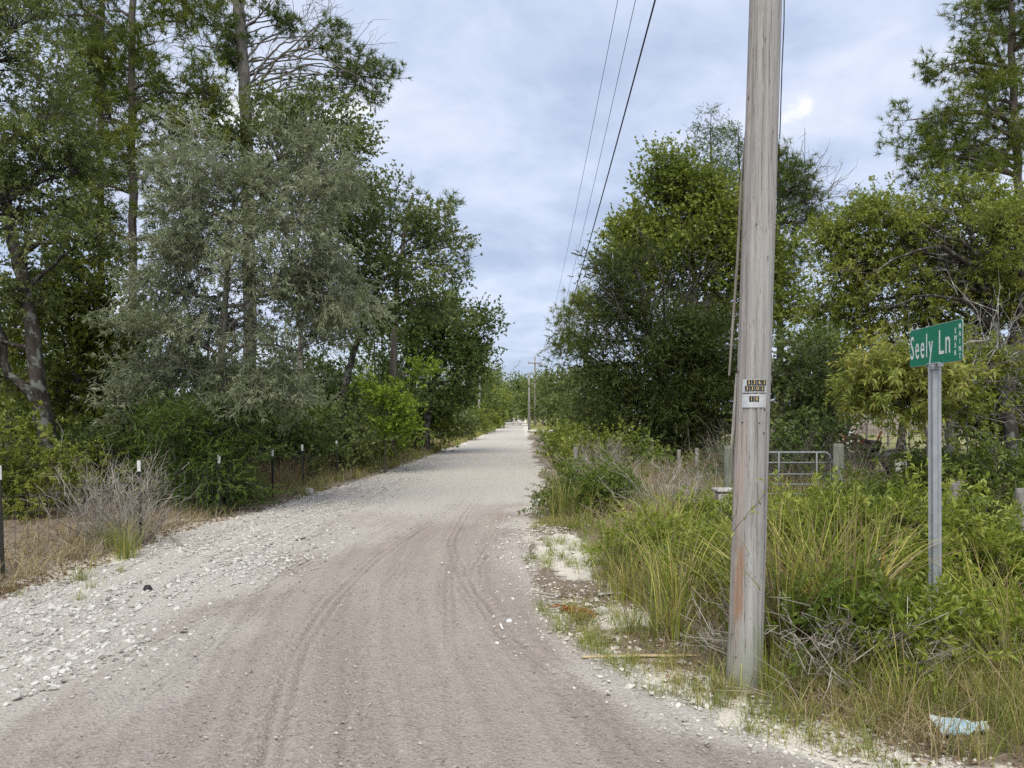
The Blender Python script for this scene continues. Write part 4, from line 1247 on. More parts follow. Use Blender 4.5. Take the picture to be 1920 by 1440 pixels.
def build_grass():
    rng = np.random.default_rng(77)
    # --- green verge grass on the right
    mb = MB()
    x, y = verge_right(rng, 1700, 4.6, 30, 0.15, 3.6, 1.35)
    off = x - rbx(y)
    dens = sstep(0.05, 0.9, off + 0.4 * fbm(x * 1.1, y * 1.1, 0, 61, 3)) * (0.35 + 0.65 * sstep(-0.35, 0.3, fbm(x * 0.7, y * 0.7, 0, 62, 3)))
    ok = (rng.random(len(x)) < dens) & not_path(x, y) & (np.hypot(x - 1.38, y - 4.5) > 0.22)
    x, y, off = x[ok], y[ok], off[ok]
    k, bx, by = tufts(rng, x, y, 17, 0.09)
    hh = (0.13 + 0.36 * sstep(0.1, 1.3, off)) * rng.uniform(0.6, 1.3, len(x))
    h = hh[k] * rng.uniform(0.5, 1.15, len(k))
    sc = 1 + 0.06 * np.maximum(by - 6, 0)
    blades(mb, rng, np.stack([bx, by, gz(bx, by) - 0.01], -1), h, 0.0055 * sc, rng.uniform(0.15, 0.95, len(k)), np.clip(0.5 * rng.random(len(x))[k] + 0.5 * rng.random(len(k)), 0, 1))
    # short tufts near the sandy edge, and on the left shoulder
    x, y = verge_right(rng, 430, 3.4, 12, -0.14, 0.85, 1.2)
    ok = (fbm(x * 1.5, y * 1.5, 0, 63, 3) > -0.12) & (np.hypot(x - 1.38, y - 4.5) > 0.2)
    x, y = x[ok], y[ok]
    xl = lbx(np.array([6.2, 6.6, 7.2, 6.9, 7.6, 8.3, 9.0, 6.4, 5.9, 6.1, 7.0, 7.9])) + np.array([.1, .15, .35, .6, .5, -.1, -.2, .75, -.1, .3, -.2, .1])
    yl = np.array([6.2, 6.6, 7.2, 6.9, 7.6, 8.3, 9.0, 6.4, 5.9, 6.1, 7.0, 7.9])
    x, y = np.concatenate([x, xl]), np.concatenate([y, yl])
    k, bx, by = tufts(rng, x, y, 34, 0.06)
    h = rng.uniform(0.05, 0.19, len(k)) * rng.uniform(0.6, 1.2, len(x))[k]
    blades(mb, rng, np.stack([bx, by, top_z(bx, by) - 0.01], -1), h, 0.0042, rng.uniform(0.3, 1.1, len(k)), np.clip(0.55 * rng.random(len(x))[k] + 0.45 * rng.random(len(k)), 0, 1))
    # lower right corner, in front of the leafy shrubs
    n = 520
    x, y = rng.uniform(1.35, 3.3, n), rng.uniform(3.45, 4.75, n)
    ok = (x - rbx(y) > 0.1) & (rng.random(n) < 0.25 + 0.75 * sstep(0.2, 1.0, x - rbx(y))) & (np.hypot(x - 1.38, y - 4.5) > 0.2) & (np.hypot((x - 2.2) / 0.2, (y - 3.68) / 0.11) > 1)
    x, y = x[ok], y[ok]
    k, bx, by = tufts(rng, x, y, 20, 0.06)
    h = (rng.uniform(0.1, 0.42, len(x)) * (0.5 + 0.6 * sstep(0.2, 1.1, x - rbx(y))))[k] * rng.uniform(0.5, 1.2, len(k))
    blades(mb, rng, np.stack([bx, by, gz(bx, by) - 0.01], -1), h, 0.0045, rng.uniform(0.1, 0.8, len(k)), np.clip(0.6 * rng.random(len(x))[k] + 0.4 * rng.random(len(k)), 0, 1))
    # verge running on past the right edge of the view
    x, y = rng.uniform(3.6, 9, 520), rng.uniform(3.6, 14, 520)
    k, bx, by = tufts(rng, x, y, 15, 0.16)
    blades(mb, rng, np.stack([bx, by, gz(bx, by) - 0.01], -1), rng.uniform(0.2, 0.8, len(k)), 0.009, rng.uniform(0.2, 0.8, len(k)), rng.random(len(k)))
    # yard and far verges
    x, y = rng.uniform(1.8, 9, 700), 24 + 60 * rng.random(700) ** 1.2
    ok = x > rbx(y) + 0.5
    x, y = x[ok], y[ok]
    k, bx, by = tufts(rng, x, y, 14, 0.25)
    blades(mb, rng, np.stack([bx, by, gz(bx, by) - 0.01], -1), rng.uniform(0.15, 0.5, len(k)), 0.03, rng.uniform(0.2, 0.8, len(k)), rng.random(len(k)), seg=2)
    x, y = lbx(np.linspace(14, 90, 420)) + rng.uniform(-0.9, 0.0, 420), np.linspace(14, 90, 420)
    k, bx, by = tufts(rng, x, y, 18, 0.12)
    blades(mb, rng, np.stack([bx, by, gz(bx, by) - 0.01], -1), rng.uniform(0.1, 0.45, len(k)), 0.006 + 0.0004 * by, rng.uniform(0.2, 0.9, len(k)), rng.random(len(k)), seg=3)
    tag(mb.build('grass', M['grass']), 'green verge grass along both sides of the road', 'grass', kind='stuff')

    # --- dry tan grass
    mb = MB()
    x, y = rng.uniform(1.2, 6.8, 1500), rng.uniform(12.5, 23, 1500)
    ok = (x > rbx(y) + 0.9) & (np.hypot((x - 3.4) / 2.3, (y - 15.4) / 0.8) > 1) & (fbm(x * 0.7, y * 0.7, 0, 64, 3) > -0.5)
    x, y = x[ok], y[ok]
    k, bx, by = tufts(rng, x, y, 13, 0.14)
    blades(mb, rng, np.stack([bx, by, gz(bx, by) - 0.01], -1), rng.uniform(0.3, 0.85, len(k)) * rng.uniform(0.6, 1.1, len(x))[k], 0.009, rng.uniform(0.1, 0.5, len(k)), rng.random(len(k)), seg=3)
    x, y = verge_right(rng, 640, 3.6, 16, 0.05, 3.0, 1.4)
    ok = not_path(x, y) & (np.hypot(x - 1.38, y - 4.5) > 0.2)
    x, y = x[ok], y[ok]
    k, bx, by = tufts(rng, x, y, 13, 0.12)
    blades(mb, rng, np.stack([bx, by, gz(bx, by) - 0.01], -1), rng.uniform(0.1, 0.6, len(k)) * (0.35 + 0.65 * sstep(0.1, 1.2, (x - rbx(y))[k])), 0.0045 + 0.0003 * by, rng.uniform(0.2, 1.2, len(k)), rng.random(len(k)))
    # left bank: thatch between gravel and fence and reddish stems under the trees
    n = 1250
    y = 6.2 + 40 * rng.random(n) ** 1.6
    x = lbx(y) - np.abs(rng.normal(0.25, 0.95, n)) - 0.05 - (rng.random(n) < 0.25) * rng.uniform(0, 2.5, n)
    k, bx, by = tufts(rng, x, y, 12, 0.14)
    blades(mb, rng, np.stack([bx, by, gz(bx, by) - 0.01], -1), rng.uniform(0.08, 0.42, len(k)), 0.0045 + 0.0003 * by, rng.uniform(0.3, 1.3, len(k)), rng.random(len(k)))
    y = 12.5 + 36 * rng.random(620) ** 1.3
    x = np.minimum(-4.5 + 0.006 * (y - 13), lbx(y) - 0.25) - np.abs(rng.normal(0, 0.4, 620))
    k, bx, by = tufts(rng, x, y, 13, 0.15)
    blades(mb, rng, np.stack([bx, by, gz(bx, by) - 0.01], -1), rng.uniform(0.3, 0.9, len(k)), 0.009, rng.uniform(0.1, 0.6, len(k)), 0.45 * rng.random(len(k)), seg=3)
    # straw thatch in the lower right corner
    n = 330
    x, y = rng.uniform(1.5, 3.3, n), rng.uniform(3.5, 4.9, n)
    ok = (x - rbx(y) > 0.25) & (np.hypot((x - 2.2) / 0.18, (y - 3.72) / 0.1) > 1)
    x, y = x[ok], y[ok]
    k, bx, by = tufts(rng, x, y, 16, 0.07)
    blades(mb, rng, np.stack([bx, by, gz(bx, by) - 0.01], -1), rng.uniform(0.05, 0.3, len(k)), 0.0042, rng.uniform(0.4, 1.5, len(k)), rng.random(len(k)))
    tag(mb.build('dry_grass', M['dry']), 'dry tan grass and thatch beyond the verge and by the fence', 'dry grass', kind='stuff')

    # --- leaf litter and small sticks
    mb = MB()
    n = 15000
    y = 5.6 + 22 * rng.random(n) ** 1.7
    x = lbx(y) - np.abs(rng.normal(0.2, 0.8, n)) + 0.12 - (rng.random(n) < 0.45) * rng.uniform(0, 4.0, n)
    P = np.stack([x, y, gz(x, y) + rng.uniform(0.0, 0.03, n)], -1)
    D = norm(np.stack([rng.normal(size=n), rng.normal(size=n), 0.25 * rng.normal(size=n)], -1))
    leaf_faces(mb, rng, P, D, rng.uniform(0.03, 0.075, n), rng.uniform(0.012, 0.03, n), rng.random(n), 1.5)
    n = 5200
    x, y = verge_right(rng, n, 3.4, 12, 0.1, 2.3, 1.2)
    ok = not_path(x, y)
    x, y = x[ok], y[ok]
    n = len(x)
    P = np.stack([x, y, gz(x, y) + rng.uniform(0.0, 0.025, n)], -1)
    D = norm(np.stack([rng.normal(size=n), rng.normal(size=n), 0.25 * rng.normal(size=n)], -1))
    leaf_faces(mb, rng, P, D, rng.uniform(0.02, 0.06, n), rng.uniform(0.008, 0.022, n), rng.random(n), 1.5)
    tag(mb.build('leaf_litter', M['litter']), 'brown fallen leaves and litter under the verges', 'leaf litter', kind='stuff')

    mb = MB()
    n = 2600
    y = 5.8 + 26 * rng.random(n) ** 1.5
    x = lbx(y) - np.abs(rng.normal(0.3, 0.6, n)) - 0.1
    stick_field(mb, rng, np.stack([x, y, gz(x, y)], -1), rng.uniform(0.1, 0.5, n), 0.0022 + 0.0001 * y)
    n = 2600
    x, y = rng.uniform(1.3, 3.6, n), rng.uniform(4.0, 7.0, n)
    ok = (x - rbx(y) > 0.35) & (np.hypot(x - 1.38, y - 4.5) > 0.3)
    x, y = x[ok], y[ok]
    stick_field(mb, rng, np.stack([x, y, gz(x, y)], -1), rng.uniform(0.12, 0.55, len(x)), np.full(len(x), 0.0022))
    n = 1000
    x, y = verge_right(rng, n, 5.5, 18, 0.6, 3.3, 1.1)
    ok = not_path(x, y)
    x, y = x[ok], y[ok]
    stick_field(mb, rng, np.stack([x, y, gz(x, y)], -1), rng.uniform(0.2, 0.8, len(x)), 0.002 + 0.00015 * y, 0.9)
    tag(mb.build('dead_stems', M['dead']), 'tangled pale dead stems lying in the verges', 'dead stems', kind='stuff')


build_grass()


def clump(name, label, x, y, n, h0, h1, w, spread, mat, seed, lean=(0.1, 0.9), cat='grass clump', group=None, dry=0.0):
    rng = np.random.default_rng(seed)
    z = g1(x, y)
    root = empty(name, (x, y, z), label, cat, group)
    for part, mt, k in (('blades', mat, int(n * (1 - dry))), ('dry_blades', 'dry', int(n * dry))):
        if k < 1:
            continue
        mb = MB()
        a, r = rng.uniform(0, 2 * np.pi, k), np.abs(rng.normal(size=k)) * spread
        X, Y = x + np.cos(a) * r, y + np.sin(a) * r
        az = a + rng.normal(size=k) * 0.8
        blades(mb, rng, np.stack([X, Y, gz(X, Y) - 0.015], -1), rng.uniform(h0, h1, k), w * rng.uniform(0.6, 1.2, k), rng.uniform(*lean, k), rng.random(k), az, seg=5, curl=1.1)
        tag(mb.build(part, M[mt], root, loc=(x, y, z)), kind='stuff')
    return root


TG = 'tall grass clumps on the right verge'
for lab, x, y, n, h0, h1, w, s, mt, dry, lean in (
    ('tallest grass clump, green and tan blades right against the pole', 1.66, 4.72, 220, 0.5, 1.25, 0.0155, 0.1, 'reed', 0.50, (0.08, 0.75)),
    ('tall grass clump with bent straw blades between pole and leafy shrub', 1.88, 4.85, 200, 0.5, 1.32, 0.016, 0.11, 'reed', 0.54, (0.1, 0.85)),
    ('tall yellow green grass clump standing in the shrubs left of the sign post', 2.12, 4.75, 120, 0.5, 1.2, 0.014, 0.13, 'reed', 0.47, (0.08, 0.7)),
    ('tall grass clump with upright stems behind the pole', 1.72, 5.5, 200, 0.45, 1.1, 0.011, 0.16, 'reed', 0.47, (0.08, 0.7)),
    ('loose grass clump right of the sign post', 3.05, 5.0, 150, 0.3, 0.95, 0.009, 0.16, 'reed', 0.47, (0.1, 0.8)),
    ('wide yellow green grass clump on the verge left of the concrete block', 1.6, 8.6, 230, 0.3, 0.85, 0.011, 0.25, 'reed', 0.42, (0.1, 0.9)),
    ('grass clump at the verge front above the grey board', 0.95, 6.5, 170, 0.2, 0.62, 0.007, 0.16, 'reed', 0.37, (0.1, 0.9)),
    ('reed clump with broad upright blades two hand widths right of the pole', 1.98, 4.62, 130, 0.5, 1.15, 0.016, 0.09, 'reed', 0.37, (0.06, 0.6)),
    ('tall reed clump with drooping tips behind the broad upright reeds', 2.22, 5.1, 170, 0.6, 1.3, 0.016, 0.14, 'reed', 0.37, (0.08, 0.7)),
    ('reed clump rising behind the pole on its right side', 1.85, 5.35, 170, 0.6, 1.25, 0.015, 0.14, 'reed', 0.37, (0.06, 0.6)),
    ('yellow green reed clump between the shrubs left of the sign post', 2.45, 5.2, 130, 0.5, 1.15, 0.014, 0.13, 'reed', 0.32, (0.06, 0.6)),
    ('long grass clump leaning over the low shrub at the right photo edge', 3.0, 4.45, 130, 0.4, 1.0, 0.011, 0.16, 'reed', 0.42, (0.1, 0.8)),
    ('long grass clump left of the pole over the low shrub', 1.28, 5.9, 180, 0.4, 0.95, 0.012, 0.17, 'reed', 0.37, (0.08, 0.8)),
    ('long grass clump on the verge beyond the low spreading shrub', 1.55, 7.9, 200, 0.4, 0.95, 0.013, 0.22, 'reed', 0.42, (0.08, 0.8)),
    ('small upright grass clump growing at the foot of the pole', 1.45, 4.33, 60, 0.15, 0.5, 0.007, 0.05, 'reed', 0.1, (0.05, 0.5)),
    ('grass clump in front of the leafy shrub beside the blue litter', 2.02, 3.98, 60, 0.2, 0.6, 0.008, 0.1, 'reed', 0.42, (0.1, 0.7)),
    ('grass clump at the lower right photo corner', 2.68, 4.12, 90, 0.25, 0.8, 0.008, 0.13, 'reed', 0.45, (0.1, 0.6)),
    ('straw coloured grass clump below the leafy shrub', 1.92, 4.22, 60, 0.15, 0.5, 0.006, 0.09, 'reed', 0.7, (0.1, 0.8)),
    ('green grass clump left of the pole above the yellow lath', 1.12, 5.35, 150, 0.25, 0.75, 0.008, 0.12, 'reed', 0.32, (0.1, 0.8)),
    ('upright grass clump beside the rusty fern', 0.86, 5.5, 90, 0.15, 0.5, 0.006, 0.09, 'grass', 0.15, (0.1, 0.8)),
    ('bushy grass clump at the sandy patch edge', 0.98, 7.3, 190, 0.25, 0.75, 0.008, 0.16, 'grass', 0.1, (0.1, 0.9)),
    ('dense green grass clump left of the round green bush', 0.78, 11.2, 190, 0.35, 0.95, 0.012, 0.2, 'grass', 0.05, (0.1, 0.7)),
    ('grass clump in the middle of the verge left of the pole', 1.3, 6.4, 200, 0.3, 0.85, 0.0085, 0.18, 'reed', 0.37, (0.1, 0.9)),
    ('arching straw grass clump right of the round green bush', 1.95, 9.6, 170, 0.3, 0.9, 0.011, 0.2, 'reed', 0.6, (0.2, 1.0)),
    ('grass clump nearest the road bend beside the lath', 0.62, 5.25, 80, 0.06, 0.28, 0.0045, 0.12, 'grass', 0.2, (0.2, 1.0)),
    ('low grass tuft on white sand in front of the pole', 1.02, 4.18, 70, 0.04, 0.17, 0.004, 0.07, 'grass', 0.1, (0.2, 1.0)),
    ('grass tuft leaning over white sand left of the pole foot', 1.2, 4.35, 90, 0.08, 0.32, 0.0045, 0.08, 'grass', 0.35, (0.3, 1.1)),
    ('wispy grass clump at the right photo edge by the last post', 3.75, 6.2, 120, 0.4, 1.1, 0.009, 0.15, 'reed', 0.52, (0.1, 0.8)),
):
    clump('grass_clump', lab, x, y, n, h0, h1, w, s, mt, 300 + int(x * 100) + int(y * 10), lean, group=TG, dry=dry)
for lab, x, y, n, h0, h1 in (
    ('green broom weed below the white tipped post', -4.18, 8.35, 170, 0.25, 0.62),
    ('yellow green broom weed left of the dead grey stems', -4.72, 9.0, 130, 0.25, 0.6),
    ('low green weed at the gravel edge by the litter', -4.1, 7.25, 70, 0.1, 0.28),
):
    clump('broom_weed', lab, x, y, n, h0, h1, 0.006, 0.1, 'grass', 350 + n, (0.05, 0.6), cat='weed', group='weeds on the left bank')


def dead_brush(label, x, y, n, h, spread, seed, pale='dead', lean=0.55):
    rng = np.random.default_rng(seed)
    z = g1(x, y)
    root = empty('dead_shrub', (x, y, z), label, 'dead shrub')
    mb = MB()
    a, r = rng.uniform(0, 2 * np.pi, n), np.abs(rng.normal(size=n)) * spread
    B = np.stack([x + np.cos(a) * r, y + np.sin(a) * r, np.full(n, z - 0.02)], -1)
    D = norm(np.stack([np.cos(a) * lean + 0.15, np.sin(a) * lean, np.ones(n)], -1) + rng.normal(size=(n, 3)) * 0.33)
    E = B + D * (h * rng.uniform(0.55, 1.1, n))[:, None]
    tint = rng.random(n)
    mb.twigs(B, E, 0.006, 0.0025, tint, bend=rng.normal(size=(n, 3)) * 0.085)
    for gen, (ln, rad) in enumerate(((0.45, 0.003), (0.25, 0.002))):
        k = rng.integers(0, len(B), int(len(B) * (4 if gen == 0 else 2)))
        t = rng.uniform(0.3, 1, len(k))[:, None]
        P = B[k] * (1 - t) + E[k] * t
        D2 = norm(D[k] + rng.normal(size=(len(k), 3)) * 0.55 + UP * 0.25)
        Q = P + D2 * (h * ln * rng.uniform(0.4, 1.1, len(k)))[:, None]
        mb.twigs(P, Q, rad, rad * 0.5, rng.random(len(k)), bend=rng.normal(size=(len(k), 3)) * 0.05)
        B, E, D = P, Q, D2
    tag(mb.build('stems', M[pale], root, loc=(x, y, z)), kind='stuff')


dead_brush('wide tan dead shrub of bare branching stems by the second fence post', -4.85, 9.3, 40, 0.98, 0.16, 401, lean=0.22)
dead_brush('dead tan shrub leaning right in front of the juniper bush', -4.5, 9.1, 28, 0.8, 0.1, 402, lean=0.25)
dead_brush('small dead shrub left of the green broom weeds', -5.3, 9.4, 18, 0.7, 0.12, 403, lean=0.35)
dead_brush('grey dead weed stalks beside the concrete block', 2.35, 11.0, 60, 0.8, 0.25, 404)
dead_brush('pale dead twigs on the verge behind the round green bush', 1.75, 15.5, 60, 1.0, 0.3, 405)
dead_brush('grey brush heap behind the metal gate', 5.2, 14.6, 100, 1.5, 0.7, 406, 'dead_dark', lean=1.1)
dead_brush('dark bent brush pile of dead limbs just behind the metal gate', 5.0, 13.4, 70, 1.1, 0.5, 408, 'dead_dark', lean=1.2)
dead_brush('tangle of dead twigs below the leafy shrub near the pole', 1.95, 4.62, 90, 0.55, 0.25, 407, lean=1.2)

# leafy shrubs on the right verge
RS = 'shrubs on the right verge'


def shrub(label, x, y, r, h, n, mat, seed, kind='shrub', sc=1.0, extra_lobes=(), name='shrub', fill=0.42):
    d = y
    h, r = max(0.2, h - 0.26), max(0.12, r - 0.06)
    cx = 960 + x / d * FPX
    pr = r / d * FPX

    def row(z):
        return HOR + (EYE - z) / d * FPX
    lobes = [(cx, row(h * 0.62), pr * 0.8, h * 0.4 / d * FPX), (cx - pr * 0.55, row(h * 0.5), pr * 0.55, h * fill / d * FPX), (cx + pr * 0.55, row(h * 0.52), pr * 0.55, h * fill / d * FPX), (cx + pr * 0.1, row(h * 0.3), pr * 0.9, h * 0.28 / d * FPX)]
    lobes = [l + (rng_off,) for l, rng_off in zip(lobes, (0.0, 0.1 * r, -0.15 * r, -0.2 * r))]
    tree(name, label, d, [(cx, row(0)), (cx, row(h * 0.3)), (cx, row(h * 0.6))], lobes + list(extra_lobes), kind, mat, 'twig', r0=0.02, n=n, sc=sc, seed=seed, cat='shrub', group=RS, depth=1.0, twig_r=0.0022, crown='foliage')


for i, (lab, x, y, r, h, n, mt, k, sc) in enumerate((
    ('leafy green shrub in front of the sign post', 2.42, 4.55, 0.36, 0.66, 150, 'shrub', 'shrub', 0.95),
    ('dark leaved shrub left of the sign post shrub', 2.02, 4.65, 0.26, 0.68, 100, 'shrub_dark', 'shrub', 1.0),
    ('low leafy shrub at the right photo edge near the blue litter', 2.95, 4.6, 0.34, 0.6, 120, 'shrub', 'shrub', 0.95),
    ('tall bright shrub between the pole and the sign post', 2.32, 5.55, 0.36, 1.1, 170, 'shrub', 'shrub', 1.0),
    ('bright yellow green shrub just left of the sign post', 2.78, 5.75, 0.36, 1.12, 170, 'shrub', 'shrub', 1.0),
    ('shrub with upright shoots behind the tall grass clump', 1.98, 5.9, 0.3, 1.0, 130, 'shrub', 'shrub', 1.0),
    ('yellow green shrub right of the sign post', 3.32, 5.6, 0.36, 1.05, 150, 'shrub', 'shrub', 1.0),
    ('leafy shrub below the last fence post at the right photo edge', 3.75, 5.75, 0.36, 0.95, 130, 'shrub', 'shrub', 1.0),
    ('shrub filling the gap behind the sign post', 3.1, 6.6, 0.42, 0.95, 140, 'shrub_dark', 'shrub', 1.05),
    ('green shrub left behind the pole beside the concrete block', 1.72, 6.7, 0.3, 0.72, 120, 'shrub', 'shrub', 0.95),
    ('low spreading shrub left of the pole', 1.42, 7.6, 0.36, 0.68, 110, 'shrub', 'shrub', 1.0),
    ('round dark green bush standing alone on the verge', 1.3, 11.9, 0.55, 0.85, 260, 'shrub_dark', 'small', 0.95),
    ('low bright bush at the sandy drive', 2.6, 9.3, 0.5, 0.6, 110, 'shrub', 'small', 1.0),
    ('pale green bush along the far verge', 2.35, 21, 0.7, 1.05, 150, 'oak', 'small', 1.6),
    ('light green bush at the road side farther up the verge', 2.7, 27, 0.85, 1.1, 140, 'shrub', 'small', 1.8),
    ('bush where the right verge meets the far poles', 3.1, 36, 1.0, 1.2, 130, 'olive', 'small', 2.2),
    ('low bush under the wide dark cedar', 3.1, 18.5, 0.8, 0.8, 110, 'shrub_dark', 'small', 1.6),
    ('pale leaved tall weed bush in front of the dark cedar', 2.15, 18.8, 0.55, 1.35, 120, 'oak_yellow', 'small', 1.3),
    ('dark thicket behind the metal gate', 5.6, 15.6, 1.1, 1.6, 210, 'dark', 'small', 1.3),
    ('dark bush under the spreading oak at the right edge', 5.3, 8.6, 0.55, 1.3, 150, 'shrub_dark', 'small', 1.1),
    ('leafy bush behind the wooden posts right of the sign', 4.55, 8.9, 0.6, 1.0, 140, 'oak', 'small', 1.1),
    ('shaded bush between the gate and the yellowing tree', 5.6, 11.2, 0.6, 0.7, 100, 'olive', 'small', 1.2),
)):
    shrub(lab, x, y, r, h, n, mt, 430 + i, k, sc)

# ------------------------------------------------------------------ utility pole by the road
PX, PY = 1.36, 4.5
PLEAN = 0.0312


def pole_mat():
    q = NT('weathered_pole_wood')
    v = q.coord((1, 1, 0.03))
    n1 = q.noise(v, 34, 8, 0.65, 0.2)
    n2 = q.noise(q.coord((1, 1, 0.012)), 90, 5, 0.6)
    n3 = q.noise(q.coord((1, 1, 0.35)), 5, 5, 0.6)
    col = q.ramp(n1, [(0.27, (0.13, 0.126, 0.119)), (0.42, (0.295, 0.288, 0.272)), (0.6, (0.38, 0.373, 0.356)), (0.75, (0.46, 0.453, 0.435))])
    col = q.mix(q.ramp(n2, [(0.33, 0.9), (0.42, 0.0)]), col, (0.1, 0.085, 0.075))
    col = q.mix(q.ramp(n3, [(0.45, 0.0), (0.7, 0.4)]), col, (0.3, 0.27, 0.255))
    n4 = q.noise(q.coord((1, 1, 0.16)), 75, 4, 0.65)
    col = q.mix(q.ramp(n4, [(0.3, 0.8), (0.4, 0.0)]), col, (0.14, 0.125, 0.11))
    col = q.mix(q.ramp(n4, [(0.6, 0.0), (0.72, 0.5)]), col, (0.58, 0.56, 0.53))
    spots = q.voro(q.coord((1, 1, 0.45)), 9.0)
    col = q.mix(q.ramp(spots, [(0.04, 0.85), (0.085, 0.0)]), col, (0.05, 0.04, 0.035))
    col = q.mix(q.math('MULTIPLY', q.attr('brown'), q.ramp(n1, [(0.3, 0.35), (0.6, 0.9)])), col, q.ramp(n1, [(0.3, (0.2, 0.13, 0.085)), (0.7, (0.47, 0.35, 0.26))]))
    col = q.mix(q.math('MULTIPLY', q.attr('scar'), q.ramp(n4, [(0.3, 0.35), (0.55, 0.95)])), col, q.ramp(n1, [(0.3, (0.2, 0.11, 0.065)), (0.65, (0.4, 0.26, 0.18))]))
    col = q.mix(q.attr('green'), col, (0.26, 0.3, 0.23))
    return q.done(col, 0.88, 0.15, q.bump(q.math('ADD', n1, q.math('MULTIPLY', n2, 0.8)), 0.75, 0.008))


M['alu'] = plain_mat('weathered_aluminium', (0.5, 0.51, 0.5), (0.64, 0.66, 0.64), 40, 0.45, 0.5, 0.55, bump=0.1)
M['galv'] = plain_mat('galvanised_steel', (0.27, 0.29, 0.31), (0.36, 0.38, 0.4), 14, 0.55, 0.4, 0.2, bump=0.05)
M['black_tile'] = plain_mat('black_number_tile', (0.012, 0.011, 0.01), (0.025, 0.022, 0.02), 50, 0.5, 0.3, bump=0.1)
M['yellow_digit'] = plain_mat('yellow_digit', (0.62, 0.47, 0.16), (0.74, 0.6, 0.3), 60, 0.6, 0.3, bump=0.05)
M['cable'] = plain_mat('black_cable', (0.012, 0.012, 0.013), (0.025, 0.025, 0.027), 30, 0.6, 0.3)
M['wire'] = plain_mat('bare_wire', (0.06, 0.065, 0.075), (0.11, 0.115, 0.125), 30, 0.55, 0.4, 0.4)
M['wood_grey'] = plain_mat('grey_post_wood', (0.13, 0.12, 0.108), (0.34, 0.322, 0.297), 26, 0.9, 0.15, stretch=(1, 1, 0.12), bump=0.6)
M['wood_green'] = plain_mat('treated_post_wood', (0.12, 0.13, 0.1), (0.27, 0.28, 0.225), 26, 0.9, 0.15, stretch=(1, 1, 0.12), bump=0.6)
M['wood_dull'] = plain_mat('dull_strip_wood', (0.11, 0.098, 0.085), (0.26, 0.24, 0.21), 26, 0.9, 0.15, stretch=(1, 1, 0.12))
M['galv_dull'] = plain_mat('dull_galvanised_tube', (0.15, 0.16, 0.165), (0.27, 0.28, 0.285), 20, 0.6, 0.4, 0.2, bump=0.05)
M['lath'] = plain_mat('yellow_lath', (0.28, 0.21, 0.11), (0.5, 0.41, 0.25), 30, 0.85, 0.15, stretch=(0.2, 1, 1))
M['board'] = plain_mat('grey_board', (0.25, 0.235, 0.21), (0.47, 0.45, 0.41), 30, 0.9, 0.15, stretch=(0.2, 1, 1))
M['white'] = plain_mat('white_paint', (0.62, 0.62, 0.6), (0.8, 0.8, 0.78), 30, 0.55, 0.3)
M['tpost'] = plain_mat('dark_steel_post', (0.016, 0.018, 0.015), (0.045, 0.045, 0.038), 40, 0.7, 0.3, 0.2)
M['rust'] = plain_mat('rusty_steel', (0.07, 0.032, 0.018), (0.25, 0.11, 0.055), 25, 0.85, 0.2, 0.2, bump=0.5)
M['dark_metal'] = plain_mat('dirty_dark_metal', (0.018, 0.015, 0.013), (0.075, 0.06, 0.05), 25, 0.7, 0.3, 0.3, bump=0.4)
M['concrete'] = plain_mat('concrete', (0.3, 0.29, 0.27), (0.5, 0.48, 0.45), 25, 0.9, 0.15, bump=0.5)
M['sign_green'] = plain_mat('reflective_green', (0.003, 0.19, 0.1), (0.005, 0.225, 0.125), 12, 0.42, 0.5, bump=0.05)
M['sign_white'] = plain_mat('reflective_white', (0.74, 0.76, 0.75), (0.84, 0.85, 0.84), 20, 0.45, 0.4, bump=0.03)
M['rubber'] = plain_mat('tyre_rubber', (0.012, 0.012, 0.012), (0.03, 0.03, 0.03), 40, 0.85, 0.2)
M['pale_stone'] = plain_mat('pale_limestone', (0.36, 0.34, 0.3), (0.6, 0.58, 0.53), 40, 0.9, 0.15, bump=0.5)
M['black_stone'] = plain_mat('black_stone', (0.012, 0.012, 0.013), (0.04, 0.04, 0.04), 40, 0.7, 0.3)


def text_tris(body, size, extrude=0.0008, xs=1.0, bold=0.0, space=1.0):
    cu = bpy.data.curves.new('letters', 'FONT')
    cu.body = body
    cu.size = size
    cu.extrude = extrude
    cu.offset = bold
    cu.space_character = space
    cu.resolution_u = 3
    cu.align_x, cu.align_y = 'CENTER', 'CENTER'
    ob = bpy.data.objects.new('letters', cu)
    COL.objects.link(ob)
    dg = bpy.context.evaluated_depsgraph_get()
    me = bpy.data.meshes.new_from_object(ob.evaluated_get(dg))
    me.calc_loop_triangles()
    V = np.array([v.co[:] for v in me.vertices])
    F = np.array([t.vertices[:] for t in me.loop_triangles])
    bpy.data.objects.remove(ob)
    bpy.data.curves.remove(cu)
    bpy.data.meshes.remove(me)
    V[:, 0] *= xs
    return V, F


